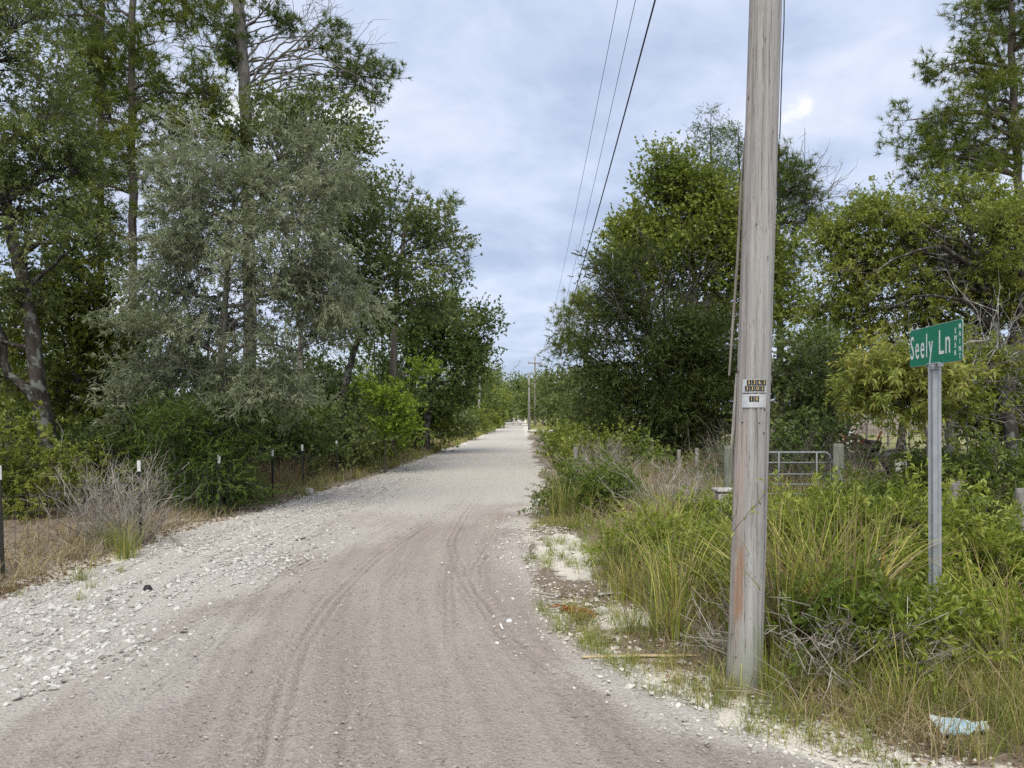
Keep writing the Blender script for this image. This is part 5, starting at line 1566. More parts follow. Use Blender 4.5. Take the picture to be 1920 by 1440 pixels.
def build_pole():
    gzp = g1(PX, PY)
    root = empty('utility_pole', (PX, PY, gzp), 'weathered grey wooden utility pole with number plates, slightly leaning, at the roadside', 'utility pole')
    nr, ns = 300, 96
    z = np.linspace(-0.4, 10.2, nr) if False else np.concatenate([np.linspace(-0.4, 4.3, 150), np.linspace(4.4, 10.2, 25)])
    nr = len(z)
    a = np.arange(ns) / ns * 2 * np.pi
    A, Zg = np.meshgrid(a, z)
    r = 0.0985 - 0.0016 * Zg
    ca, sa = np.cos(A), np.sin(A)
    fi = vnoise(ca * 7, sa * 7, Zg * 0.55, 5)
    crack = np.exp(-(fi / 0.06) ** 2) * sstep(-0.5, 0.3, vnoise(ca * 3, sa * 3, Zg * 1.3, 55)) + 0.7 * np.exp(-(vnoise(ca * 15, sa * 15, Zg * 0.9, 56) / 0.1) ** 2) * sstep(-0.2, 0.4, vnoise(ca * 4, sa * 4, Zg * 1.7, 57))
    big = np.exp(-((np.sin((A - 4.62 + 0.12 * vnoise(0, 0, Zg * 0.8, 9)) / 2)) / 0.018) ** 2) * sstep(0.5, 1.2, Zg) * sstep(4.6, 2.0, Zg)
    r = r + 0.0022 * fbm(ca * 3, sa * 3, Zg * 0.4, 6, 3) - 0.0065 * crack - 0.01 * big
    r = r + 0.004 * np.exp(-(Zg - 0.05) ** 2 / 0.04)
    X = r * ca + PLEAN * Zg
    Y = r * sa
    left = sstep(-0.72, -0.9, ca * math.cos(0.3) + sa * math.sin(0.3) + 0.05 * vnoise(0, 0, Zg * 2.2, 12))
    brown = 0.6 * left * (0.35 + 0.65 * sstep(2.2, 1.2, Zg)) * (0.75 + 0.25 * vnoise(ca * 4, sa * 4, Zg, 15))
    # wood bared on the lower left of the face towards the camera
    aa = A / (2 * np.pi) * 360
    scar = sstep(22, 10, np.abs(aa - 226 + 9 * fbm(ca * 2, sa * 2, Zg * 5, 17, 3))) * sstep(0.33, 0.42, Zg + 0.03 * vnoise(ca * 9, sa * 9, 0, 18)) * sstep(0.83, 0.76, Zg + 0.04 * vnoise(ca * 9, sa * 9, 0, 19))
    r2 = scar * 0.004
    X -= r2 * ca
    Y -= r2 * sa
    green = 0.4 * sstep(0.4, 0.1, Zg + 0.12 * fbm(ca * 3, sa * 3, Zg * 2, 20, 3))
    i = (np.arange(nr - 1)[:, None] * ns + np.arange(ns)[None])
    j = (np.arange(nr - 1)[:, None] * ns + (np.arange(ns)[None] + 1) % ns)
    F = np.concatenate([np.stack([i, j, j + ns], -1).reshape(-1, 3), np.stack([i, j + ns, i + ns], -1).reshape(-1, 3)])
    V = np.stack([X + PX, Y + PY, Zg + gzp], -1).reshape(-1, 3)
    top = np.array([[PX + PLEAN * z[-1], PY, gzp + z[-1]]])
    k = np.arange(ns)
    o = (nr - 1) * ns
    F = np.concatenate([F, np.stack([o + k, o + (k + 1) % ns, np.full(ns, nr * ns)], -1)])
    V = np.concatenate([V, top])
    mb = MB()
    mb.add(V, F)
    pad = lambda m_: np.append(m_.ravel(), 0.0)
    mb.build('shaft', pole_mat(), root, smooth=True, loc=(PX, PY, gzp), attrs={'brown': pad(brown), 'scar': pad(scar), 'green': pad(green)})

    # curved number plates with tiles and digits
    view = math.atan2(-PY, -PX)                     # the side that faces the road corner

    def on_pole(u, zz, off):
        """u metres round the shaft from the facing line, zz height."""
        rr = 0.0985 - 0.0016 * zz + 0.0035 + off
        an = view + u / 0.0985
        return np.array([PX + PLEAN * zz + rr * math.cos(an), PY + rr * math.sin(an), gzp + zz]), an

    def plate(u0, u1, z0, z1):
        m_ = MB()
        us = np.linspace(u0, u1, 9)
        for off0, off1 in ((0.0, 0.0022),):
            V_, F_ = [], []
            for u in us:
                for zz, of in ((z0, off0), (z1, off0), (z1, off1), (z0, off1)):
                    V_.append(on_pole(u, zz, of)[0])
            for s in range(8):
                for e in range(4):
                    b0, b1 = s * 4 + e, s * 4 + (e + 1) % 4
                    F_ += [(b0, b1, b1 + 4), (b0, b1 + 4, b0 + 4)]
            F_ += [(0, 2, 1), (0, 3, 2), (32, 33, 34), (32, 34, 35)]
            m_.add(V_, F_)
        return m_.build('number_plate', M['alu'], root, loc=tuple(on_pole(0, (z0 + z1) / 2, 0)[0]))

    def zrow(y):
        return EYE + (HOR - y) / FPX * (PY - 0.09) - gzp

    def ux(x):
        return (x - 1416.5) / FPX * (PY + 0.1)

    def tile(pl, ch, u, zz, w, h):
        c, an = on_pole(u, zz, 0.0032)
        nrm = Vector((math.cos(an), math.sin(an), 0))
        rt = Vector((-math.sin(an), math.cos(an), 0))
        Rm = Matrix((rt, Vector((0, 0, 1)), nrm)).transposed()
        m_ = MB()
        m_.box((0, 0, 0), (w, h, 0.0016))
        Vb = m_.v[0] @ np.array(Rm).T + c
        m2 = MB()
        m2.add(Vb, m_.f[0])
        m2.build('digit_tile', M['black_tile'], pl, loc=tuple(c))
        V_, F_ = text_tris(ch, h * 1.02, 0.0004, 0.85, 0.0)
        V_ = V_ @ np.array(Rm).T + c + np.array(nrm) * 0.0014
        m3 = MB()
        m3.add(V_, F_)
        m3.build('digit', M['yellow_digit'], pl, loc=tuple(c))

    p1 = plate(ux(1396), ux(1440), zrow(736), zrow(711))
    p2 = plate(ux(1396), ux(1440), zrow(764), zrow(739))
    w = 8.4 / FPX * PY
    for s, x0, y in (('5363', 1408.5, 717.3), ('3305', 1405.5, 728.6)):
        for i_, ch in enumerate(s):
            tile(p1, ch, ux(x0 + i_ * 8.6), zrow(y), w * 0.97, 10.2 / FPX * PY)
    for i_, ch in enumerate('10'):
        tile(p2, ch, ux(1413.5 + i_ * 8.6), zrow(748), w * 0.97, 10.2 / FPX * PY)
    # nails, splinter strip, ground wire guard, cables
    rng = np.random.default_rng(5)
    for u, zz in ((ux(1438), zrow(768)), (ux(1438), zrow(812)), (ux(1397), zrow(792)), (ux(1400), zrow(1235)), (ux(1428), zrow(793)), (ux(1412), zrow(420))):
        c, an = on_pole(u, zz, -0.003)
        d_ = np.array([math.cos(an), math.sin(an), 0.0])
        m_ = MB()
        m_.tube([c, c + d_ * 0.004, c + d_ * 0.007], [0.0045, 0.0045, 0.0025], 8)
        m_.build('nail', M['dark_metal'], root, loc=tuple(c))
    m_ = MB()
    pts = [px(1410, 130, PY + 0.04), px(1390, 340, PY + 0.02), px(1383, 480, PY - 0.02), px(1373, 620, PY - 0.03), px(1367, 704, PY - 0.03)]
    m_.tube(pts, [0.007, 0.0085, 0.0085, 0.0075, 0.006], 5)
    m_.build('wire_guard', M['wood_dull'], root, loc=tuple(pts[0]))
    m_ = MB()
    pts = [px(1381, 700, PY + 0.02), px(1378, 760, PY + 0.01), px(1375, 800, PY), px(1371, 838, PY - 0.01)]
    m_.tube(pts, [0.006, 0.012, 0.011, 0.004], 5)
    m_.build('splinter', M['wood_grey'], root, loc=tuple(pts[0]))
    m_ = MB()
    pts = [px(1474, -420, PY), px(1471, -100, PY - 0.01), px(1470, 40, PY - 0.01), px(1466, 130, PY - 0.01), px(1462, 260, PY)]
    m_.tube(pts, 0.0035, 5)
    m_.build('cable', M['cable'], root, loc=tuple(pts[0]))
    m_ = MB()
    m_.box((PX + PLEAN * 9.6, PY - 0.13, gzp + 9.6), (1.5, 0.09, 0.11), bev=0.01)
    m_.build('cross_arm', M['wood_grey'], root, loc=(PX + PLEAN * 9.6, PY - 0.13, gzp + 9.6))


build_pole()


# ------------------------------------------------------------------ power lines and the far poles
def wire_line(label, pix, x0, x1, ends, rad, mat):
    """pix: photo samples; the line hangs in the vertical plane from the near pole to a far pole."""
    k = (x1 - x0) / (82.0 - PY)
    D, Z = [], []
    for (x, y) in pix:
        r_ = (x - 960) / FPX
        d = (x0 - k * PY) / (r_ - k)
        D.append(d)
        Z.append(EYE + (HOR - y) / FPX * d)
    D, Z = np.array(D + [82.0]), np.array(Z + [ends])
    wt = np.concatenate([1 / D[:-1] * 10, [1.5]])
    co = np.polyfit(D, Z, 2, w=wt)
    dd = np.concatenate([np.linspace(PY, 30, 40), np.linspace(32, 82, 30)])
    zz = np.polyval(co, dd)
    xx = x0 + k * (dd - PY)
    for (x, y) in pix:
        r_ = (x - 960) / FPX
        d = (x0 - k * PY) / (r_ - k)
        print('wire', x, y, '->', round(HOR - (np.polyval(co, d) - EYE) / d * FPX), 'd', round(d, 1))
    mb = MB()
    mb.tube(np.stack([xx, dd, zz], -1), rad, 6)
    tag(mb.build('power_line', M[mat]), label, 'overhead cable', 'cables along the pole line')
    return zz[0]


wire_line('thick black overhead cable, the rightmost and lowest of the three', [(1228, 0), (1185, 160), (1125, 390), (1086, 520), (1075, 560), (1060, 600)], 1.58, 2.35, 4.9, 0.0105, 'cable')
wire_line('thin overhead wire, leftmost of the three above the road', [(1158, 0), (1127, 160), (1081, 390), (1061, 480), (1017, 660)], 1.42, 2.0, 6.66, 0.0042, 'wire')
wire_line('thin overhead wire running between the black cable and the leftmost wire', [(1192, 0), (1155, 160), (1104, 390), (1080, 480), (1055, 590)], 1.56, 2.75, 6.66, 0.0045, 'wire')


def far_pole(label, x, ytop, d, arm, group='far utility poles along the road', r=0.13, arm_y=None):
    b = px(x, HOR, d)
    z0 = g1(b[0], d)
    zt = EYE + (HOR - ytop) / FPX * d
    root = empty('utility_pole', (b[0], d, z0), label, 'utility pole', group)
    mb = MB()
    mb.tube([(b[0], d, z0 - 0.3), (b[0], d, z0 + (zt - z0) * 0.5), (b[0], d, zt)], [r, r * 0.88, r * 0.72], 10)
    mb.build('shaft', M['wood_grey'], root, smooth=True, loc=(b[0], d, z0))
    if arm:
        za = EYE + (HOR - arm_y) / FPX * d
        mb = MB()
        mb.box((b[0], d - r - 0.05, za), (arm, 0.1, 0.12), bev=0.01)
        c = mb.build('cross_arm', M['wood_grey'], root, loc=(b[0], d - r - 0.05, za))
        for s in (-0.46, 0.46):
            mi = MB()
            mi.tube([(b[0] + s * arm, d - r - 0.05, za + 0.06), (b[0] + s * arm, d - r - 0.05, za + 0.16), (b[0] + s * arm, d - r - 0.05, za + 0.2)], [0.03, 0.06, 0.03], 8)
            mi.build('insulator', M['concrete'], c, loc=(b[0] + s * arm, d - r - 0.05, za))


far_pole('far utility pole with a cross arm, tallest of the distant poles', 1003, 668, 82, 1.5, arm_y=681, r=0.105)
far_pole('bare topped far pole just left of the cross arm pole', 992, 700, 68, 0, r=0.11)
far_pole('farthest short pole at the right end of the road', 981, 733, 125, 0, r=0.12)


# ------------------------------------------------------------------ street sign
def build_sign():
    far, near = np.array([2.64, 5.10, 0]), np.array([2.58, 4.40, 0])
    z0, z1 = 1.893, 2.135
    u = norm(near - far)
    L = np.linalg.norm(near - far)
    H = z1 - z0
    nrm = np.cross(u, UP)
    Rm = np.array([u, UP, nrm]).T
    c = (far + near) / 2
    c[2] = (z0 + z1) / 2
    bx, by = 2.615, 4.75
    gb = g1(bx, by)
    root = empty('street_sign', (bx, by, gb), 'green street name sign reading Seely Ln on a galvanised channel post', 'street sign')

    def put(name, V, F, mat, parent=root, at=c):
        mb = MB()
        mb.add(np.asarray(V) @ Rm.T + at, F)
        return mb.build(name, M[mat], parent, loc=tuple(at))
    # blade with rounded corners
    rc = 0.022
    ring = []
    for cx, cy, a0 in ((L / 2 - rc, H / 2 - rc, 0), (-L / 2 + rc, H / 2 - rc, 90), (-L / 2 + rc, -H / 2 + rc, 180), (L / 2 - rc, -H / 2 + rc, 270)):
        for k in range(6):
            an = R(a0 + k * 18)
            ring.append((cx + rc * math.cos(an), cy + rc * math.sin(an)))
    ring = np.array(ring)
    n = len(ring)

    def slab(ring, za, zb):
        V = np.concatenate([np.column_stack([ring, np.full(n, za)]), np.column_stack([ring, np.full(n, zb)]), [[0, 0, za], [0, 0, zb]]])
        F = []
        for i in range(n):
            j = (i + 1) % n
            F += [(i, j, n + j), (i, n + j, n + i), (2 * n, j, i), (2 * n + 1, n + i, n + j)]
        return V, F
    blade = put('blade', *slab(ring, -0.0012, 0.0012), 'alu')
    put('green_face', *slab(ring * np.array([1 - 0.006 / L, 1 - 0.006 / H]), 0.0013, 0.002), 'sign_green', blade)
    put('green_face', *slab(ring * np.array([1 - 0.006 / L, 1 - 0.006 / H]), -0.002, -0.0013), 'sign_green', blade)

    def word(body, size, x, y, xs, bold, fit=None, space=1.0):
        V, F = text_tris(body, size, 0.0004, 1.0, bold, space)
        w = V[:, 0].max() - V[:, 0].min()
        h = V[:, 1].max() - V[:, 1].min()
        V[:, 0] -= (V[:, 0].max() + V[:, 0].min()) / 2
        V[:, 0] *= (fit / w) if fit else xs
        V = V + np.array([x, y, 0.0028])
        put('lettering', V, F, 'sign_white', blade)
    word('Seely', 0.215, -L / 2 + 0.014 + 0.16, -0.006, 1, 0.0004, 0.32, 1.25)
    word('Ln', 0.215, -L / 2 + 0.485, 0.0, 1, 0.0004, 0.14, 1.15)
    for i, ch in enumerate('EMER'):
        word(ch, 0.043, L / 2 - 0.082, 0.058 - i * 0.043, 0.85, 0.0006)
    for i, ch in enumerate('MAINT'):
        word(ch, 0.043, L / 2 - 0.03, 0.078 - i * 0.043, 0.85, 0.0006)
    # post: channel section
    sec = np.array([(-0.036, 0.012), (-0.022, 0.012), (-0.013, -0.014), (0.013, -0.014), (0.022, 0.012), (0.036, 0.012), (0.036, 0.009), (0.0195, 0.009), (0.0105, -0.0175), (-0.0105, -0.0175), (-0.0195, 0.009), (-0.036, 0.009)])
    th = math.atan2(bx, by) * 0.9
    rot = np.array([[math.cos(-th), -math.sin(-th)], [math.sin(-th), math.cos(-th)]])
    sec = sec @ rot.T
    m = len(sec)
    zt = 1.872
    V = np.concatenate([np.column_stack([sec + (bx, by), np.full(m, gb - 0.3)]), np.column_stack([sec + (bx - 0.004, by), np.full(m, zt)])])
    F = []
    for i in range(m):
        j = (i + 1) % m
        F += [(i, j, m + j), (i, m + j, m + i)]
    for i in range(m // 2 - 1):
        a, b, e, f = m + i, m + i + 1, m + m - 2 - i, m + m - 1 - i
        F += [(a, b, e), (a, e, f)]
    mb = MB()
    mb.add(V, F)
    post = mb.build('post', M['galv'], root, loc=(bx, by, gb))
    mb = MB()
    mb.box((0, -H / 2 - 0.006, 0), (0.17, 0.03, 0.03), bev=0.004)
    mb.box((0, -H / 2 - 0.02, 0), (0.05, 0.03, 0.05), bev=0.004)
    V, F = np.concatenate([mb.v[0], mb.v[1]]), np.concatenate([mb.f[0], mb.f[1]])
    at = np.array([bx - 0.004, by, c[2]])
    br = put('bracket', V, F, 'galv', root, at)
    for s in (-0.06, 0.06):
        mb = MB()
        p0 = np.array([s, -H / 2 - 0.004, 0.015]) @ Rm.T + at
        mb.tube([p0, p0 + nrm * 0.006], 0.006, 6)
        mb.build('bolt', M['dark_metal'], br, loc=tuple(p0))


build_sign()


# ------------------------------------------------------------------ fences, posts and gate
def build_left_fence():
    rng = np.random.default_rng(8)
    pts = [(8, 7.25), (265, 9.5), (416, 11.7), (512, 13.7), (571, 16), (630, 18.7), (670, 21.5), (702, 24.6), (735, 28), (770, 32.5), (800, 37), (826, 42), (848, 47)]
    P = np.array([px(x, HOR, d) for x, d in pts])
    P[:, 2] = gz(P[:, 0], P[:, 1])
    root = empty('wire_fence', tuple(P[0]), 'wire mesh fence on dark steel posts with white tips along the left verge', 'fence')
    tops = []
    for i, p in enumerate(P):
        h = (1.1, 0.99, 0.95, 0.94, 0.9, 0.9, 0.92, 0.95, 0.95, 0.98, 1.0, 1.0, 1.0)[i]
        tilt = np.array([rng.normal() * 0.02, rng.normal() * 0.02, 0])
        if i == 4:
            tilt[0] = -0.06
        t = p + np.array([0, 0, h]) + tilt
        tops.append(t)
        mb = MB()
        ax = np.array([0, 0, 1.0])
        for off, sx, sy in (((0, -0.004), 0.036, 0.006), ((0, 0.012), 0.006, 0.026)):
            V, F = [], []
            for zz, q in ((p - np.array([0, 0, 0.2]), 0), (t, 1)):
                for ex, ey in ((-1, -1), (1, -1), (1, 1), (-1, 1)):
                    V.append(zz + np.array([off[0] + ex * sx / 2, off[1] + ey * sy / 2, 0]))
            for a in range(4):
                b = (a + 1) % 4
                F += [(a, b, b + 4), (a, b + 4, a + 4)]
            F += [(4, 5, 6), (4, 6, 7)]
            mb.add(V, F)
        po = mb.build('steel_post', M['tpost'], root, loc=tuple(p))
        if i in (0, 1, 2, 3, 4, 5, 7, 8, 10):
            mb = MB()
            lo = t - (t - p) / h * 0.125
            mb.tube([lo, t + np.array([0, 0, 0.004]), t + np.array([0, 0, 0.006])], [0.0225, 0.0225, 0.017], 8)
            mb.build('white_tip', M['white'], po, loc=tuple(lo))
    # strands and stays
    mb = MB()
    ext = [P[0] + (P[0] - P[1]) * 1.5] + list(P)
    for a, b in zip(ext[:-1], ext[1:]):
        sp = np.linalg.norm(b - a)
        d = (a[1] + b[1]) / 2
        rad = 0.0017 if d < 16 else 0.0025
        for zz in (0.08, 0.2, 0.32, 0.46, 0.62, 0.8):
            n = 7
            t = np.linspace(0, 1, n)[:, None]
            L = a + (b - a) * t + UP * (zz + rng.normal(size=(n, 1)) * 0.008 - 0.03 * np.sin(t * np.pi))
            mb.tube(L, rad, 3, cap=False)
        k = int(sp / (0.15 if d < 16 else 0.3))
        t = np.linspace(0, 1, k + 1)[1:, None]
        S = a + (b - a) * t + UP * 0.06
        mb.twigs(S, S + UP * 0.74 + rng.normal(size=S.shape) * 0.01, rad * 0.9, rad * 0.9)
    tag(mb.build('wire_mesh', M['wire'], root, loc=tuple(P[0])), kind='stuff')


build_left_fence()


def wood_post(label, x, ytop, d, r, mat='wood_grey', lean=(0, 0), square=False, group='wooden posts on the right side'):
    rng = np.random.default_rng(int(x))
    b = px(x, HOR, d)
    z0 = g1(b[0], d)
    zt = EYE + (HOR - ytop) / FPX * d
    P = np.array([(b[0] + lean[0] * t, d + lean[1] * t, z0 - 0.2 + (zt - z0 + 0.2) * t) for t in (0, 0.3, 0.6, 0.85, 0.97, 1.0)])
    mb = MB()
    mb.tube(P, r * np.array([1.05, 1.0, 0.98, 0.97, 0.94, 0.82]), 4 if square else 14, rough=0.0 if square else 0.08, seed=int(x))
    o = mb.build('wooden_post', M[mat], smooth=False, loc=(b[0], d, z0))
    tag(o, label, 'post', group)


wood_post('weathered wooden post in front of the dark cedar, left of the pole', 1306, 840, 16.5, 0.05, lean=(0.01, 0))
wood_post('thin grey post half hidden by cedar shade left of its taller neighbour', 1273, 843, 17.5, 0.05)
wood_post('thick greenish gate post showing just left of the pole', 1366, 836, 12.0, 0.075, 'wood_green')
wood_post('pale slim post standing in the tall verge weeds near the road', 1079, 838, 15.0, 0.045)
wood_post('greenish wooden post at the right end of the metal gate', 1572, 832, 11.9, 0.085, 'wood_green')
wood_post('round wooden fence post right of the sign post', 1791, 902, 7.3, 0.052)
wood_post('leaning thin wooden post beside the round fence post', 1775, 925, 7.15, 0.025, lean=(0.03, 0))
wood_post('thick wooden post cut by the right photo edge', 1915, 916, 6.6, 0.055)


def build_right_wires():
    a, b, c = px(1572, HOR, 11.9), px(1791, HOR, 7.3), px(1915, HOR, 6.6)
    root = empty('wire_strands', (a[0], a[1], 0), 'strands of fence wire strung between wooden posts right of the sign', 'fence wire')
    for z in (0.3, 0.55, 0.78):
        mb = MB()
        P = []
        for p, q in ((a, b), (b, c)):
            for t in np.linspace(0, 1, 6):
                P.append((p[0] + (q[0] - p[0]) * t, p[1] + (q[1] - p[1]) * t - 0.06, z - 0.02 * math.sin(t * math.pi)))
        P.append((c[0] + 1.6, c[1] - 0.9, z))
        P = [p for i, p in enumerate(P) if i == 0 or np.linalg.norm(np.subtract(p, P[i - 1])) > 1e-4]
        mb.tube(P, 0.0018, 4)
        mb.build('wire', M['wire'], root, loc=(a[0], a[1], 0))


build_right_wires()


def build_gate():
    d = 12.05
    x0, x1 = px(1378, HOR, d)[0], px(1557, HOR, d)[0]
    zb, zt = 0.16, EYE + (HOR - 848.5) / FPX * d
    root = empty('metal_gate', (x1, d, g1(x1, d)), 'galvanised tube gate with rounded corners between greenish wooden posts', 'gate')
    rc = 0.1
    P = []
    for cx, cz, a0 in ((x1 - rc, zt - rc, 0), (x0 + rc, zt - rc, 90), (x0 + rc, zb + rc, 180), (x1 - rc, zb + rc, 270)):
        for k in range(7):
            an = R(a0 + k * 15)
            P.append((cx + rc * math.cos(an), d, cz + rc * math.sin(an)))
    P.append(P[0])
    mb = MB()
    mb.tube(P, 0.019, 10, cap=False)
    mb.build('frame', M['galv_dull'], root, smooth=True, loc=(x1, d, zb))
    for z in (EYE + (HOR - 867.5) / FPX * d, 0.62, 0.46, 0.31):
        mb = MB()
        mb.tube([(x0 + 0.015, d, z), (x1 - 0.015, d, z)], 0.0125, 8)
        mb.build('rail', M['galv_dull'], root, smooth=True, loc=(x0, d, z))
    for x in (px(1459, HOR, d)[0], px(1415, HOR, d)[0], px(1530, HOR, d)[0]):
        mb = MB()
        mb.tube([(x, d - 0.03, zb), (x, d - 0.03, zt)], 0.012, 8)
        mb.build('upright', M['galv_dull'], root, smooth=True, loc=(x, d - 0.03, zb))
    for z in (zb + 0.15, zt - 0.15):
        mb = MB()
        mb.box((x1 + 0.035, d, z), (0.05, 0.03, 0.05), bev=0.004)
        mb.build('hinge', M['galv_dull'], root, loc=(x1, d, z))


build_gate()


def build_yard():
    # flatbed trailer carrying scrap, seen through the gap behind the gate
    d = 19.0
    x0, x1 = px(1560, HOR, d)[0], px(1800, HOR, d)[0]
    zd = EYE + (HOR - 853) / FPX * d
    root = empty('flatbed_trailer', ((x0 + x1) / 2, d, 0.05), 'low dark flatbed trailer parked in the yard behind the gate', 'trailer')
    base = ((x0 + x1) / 2, d, 0.05)
    for i in range(5):
        mb = MB()
        mb.box(((x0 + x1) / 2, d - 0.64 + i * 0.32, zd), (x1 - x0, 0.3, 0.05), bev=0.006)
        mb.build('deck_board', M['dark_metal'], root, loc=base)
    mb = MB()
    for s in (-0.7, 0.7):
        mb.box(((x0 + x1) / 2, d + s, zd - 0.08), (x1 - x0 + 0.05, 0.06, 0.1))
    mb.build('frame', M['rust'], root, loc=base)
    for xx in (x0 + 1.2, x0 + 1.95):
        for s in (-0.86, 0.86):
            mb = MB()
            mb.tube([(xx, d + s - 0.08, 0.33), (xx, d + s + 0.08, 0.33)], 0.3, 18)
            w = mb.build('wheel', M['rubber'], root, loc=(xx, d + s, 0.33))
            mb = MB()
            mb.tube([(xx, d + s - 0.09, 0.33), (xx, d + s - 0.082, 0.33)], 0.17, 14)
            mb.build('rim', M['white'], w, loc=(xx, d + s, 0.33))
    # scrap on the trailer
    rng = np.random.default_rng(3)
    c = px(1618, 838, d)
    root = empty('scrap_engine', (c[0], d, zd + 0.03), 'dark scrap machinery heaped on the trailer deck', 'scrap machinery')
    mb = MB()
    for i in range(9):
        s = rng.uniform(0.08, 0.22, 3)
        mb.hull(rng.uniform(-1, 1, (12, 3)) * s, (c[0] + rng.uniform(-0.32, 0.32), d + rng.uniform(-0.25, 0.25), zd + 0.06 + s[2] + rng.uniform(0, 0.25) * (i % 3 == 0)))
    mb.build('block', M['dark_metal'], root, loc=(c[0], d, zd))
    for i in range(5):
        mb = MB()
        p = np.array([c[0] + rng.uniform(-0.3, 0.35), d - 0.2, zd + 0.1])
        mb.tube(path(rng, p, p + np.array([rng.uniform(-0.3, 0.3), -0.1, rng.uniform(0.3, 0.5)]), 6, 0.12), 0.025, 6)
        mb.build('pipe', M['rust'], root, loc=tuple(p))
    c = px(1582, 836, d)
    root = empty('rusty_stand', (c[0], d, zd + 0.03), 'rusty crossed leg stand at the left end of the trailer', 'metal stand')
    for s in (-1, 1):
        for y in (-0.25, 0.25):
            mb = MB()
            mb.tube([(c[0] - 0.3 * s, d + y, zd + 0.02), (c[0] + 0.24 * s, d + y, zd + 0.42)], 0.025, 6)
            mb.build('leg', M['rust'], root, loc=(c[0], d, zd))
    mb = MB()
    mb.box((c[0], d, zd + 0.44), (0.66, 0.6, 0.05), bev=0.006)
    mb.build('top', M['rust'], root, loc=(c[0], d, zd))
    # leaning white board
    d2 = 24.0
    c = px(1591, 808, d2)
    mb = MB()
    mb.box((0, 0, 0), (0.15, 0.03, 0.9), rot=Matrix.Rotation(R(16), 3, 'Y'), bev=0.004)
    mb.v[0] = mb.v[0] + np.array([c[0], d2, 0.62])
    tag(mb.build('leaning_board', M['white'], loc=(c[0], d2, 0.5)), 'white board leaning upright in the yard behind the trailer', 'board')
    # yard fence
    d3 = 34.0
    xs = [px(x, HOR, d3)[0] for x in (1545, 1585, 1625, 1665, 1705, 1745, 1790)]
    root = empty('yard_fence', (xs[0], d3, 0.05), 'dark mesh yard fence on grey posts far behind the trailer', 'fence')
    for x in xs:
        mb = MB()
        mb.tube([(x, d3, 0), (x, d3, 1.12), (x, d3, 1.14)], [0.045, 0.045, 0.03], 8)
        mb.build('post', M['wood_grey'], root, loc=(x, d3, 0.05))
    mb = MB()
    for z in (0.2, 0.5, 0.8, 1.05):
        mb.tube([(xs[0], d3 - 0.06, z), (xs[-1], d3 - 0.06, z)], 0.008, 4)
    k = np.arange(xs[0], xs[-1], 0.12)
    S = np.stack([k, np.full(len(k), d3 - 0.06), np.full(len(k), 0.1)], -1)
    mb.twigs(S, S + UP * 0.95, 0.004, 0.004)
    tag(mb.build('mesh', M['dark_metal'], root, loc=(xs[0], d3, 0.05)), kind='stuff')
    # concrete block
    d4 = 11.0
    c = px(1362, 932, d4)
    root = empty('concrete_block', (c[0], d4, g1(c[0], d4)), 'grey concrete block with a pale cap standing left of the pole', 'concrete block')
    zt = EYE + (HOR - 916) / FPX * d4
    mb = MB()
    mb.box((c[0], d4, zt / 2 - 0.03), (0.32, 0.34, zt - 0.06), bev=0.012)
    mb.build('body', M['concrete'], root, loc=(c[0], d4, 0.1))
    mb = MB()
    mb.box((c[0], d4, zt - 0.02), (0.345, 0.365, 0.04), bev=0.012)
    mb.build('cap', M['concrete'], root, loc=(c[0], d4, 0.1))


build_yard()


# ------------------------------------------------------------------ small things on the ground
def lie(name, label, cat, a, b, r0, r1, mat, flat=0.4, sides=6, sink=0.0):
    """A stick or lath lying between two photo pixels on the ground."""
    P = []
    for (x, y) in (a, b):
        d = EYE * FPX / (y - HOR)
        p = px(x, y, d)
        p[2] = float(top_z(p[0], p[1])) + max(r0, r1) * 0.7 - sink
        P.append(p)
    P = np.array(P)
    t = np.linspace(0, 1, 5)[:, None]
    L = P[0] + (P[1] - P[0]) * t
    rng = np.random.default_rng(int(a[0]))
    L[1:-1] += rng.normal(size=(3, 3)) * r0 * 0.25
    mb = MB()
    mb.tube(L, np.linspace(r0, r1, 5), sides)
    V = mb.v[0]
    zc = L[:, 2].mean()
    V[:, 2] = zc + (V[:, 2] - zc) * flat
    tag(mb.build(name, M[mat], loc=tuple(P[0])), label, cat)


lie('lath', 'pale yellow lath lying in the litter left of the pole foot', 'wooden lath', (1092, 1240), (1312, 1236), 0.014, 0.014, 'lath', 0.7, 4)
lie('grey_stick', 'grey board piece lying behind the rusty fern', 'board', (1122, 1121), (1186, 1120), 0.022, 0.02, 'board', 0.7, 4)
lie('grey_stick', 'thin grey stick pointing from the road into the grass', 'stick', (998, 1113), (1072, 1121), 0.011, 0.013, 'twig_pale', 0.9)
lie('white_plank', 'short white broken plank lying in the grass left of the pole', 'plank', (1243, 1178), (1288, 1206), 0.026, 0.026, 'white', 0.55, 4)
lie('pale_stick', 'pale peeled stick lying at the gravel edge near the broom weed', 'stick', (313, 1002), (341, 1030), 0.02, 0.026, 'twig_pale', 0.9, 6)
lie('dark_stick', 'dark twig lying on the white gravel in the middle', 'twig', (555, 1022), (573, 1018), 0.012, 0.01, 'twig', 1.0)
lie('dark_stick', 'tiny dark stick on the pink road near the left gravel', 'twig', (338, 1199), (352, 1197), 0.007, 0.006, 'twig', 1.0)
lie('white_stick', 'thin white chip of wood on the road by the grass', 'wood chip', (938, 1178), (943, 1187), 0.008, 0.006, 'white', 0.8)


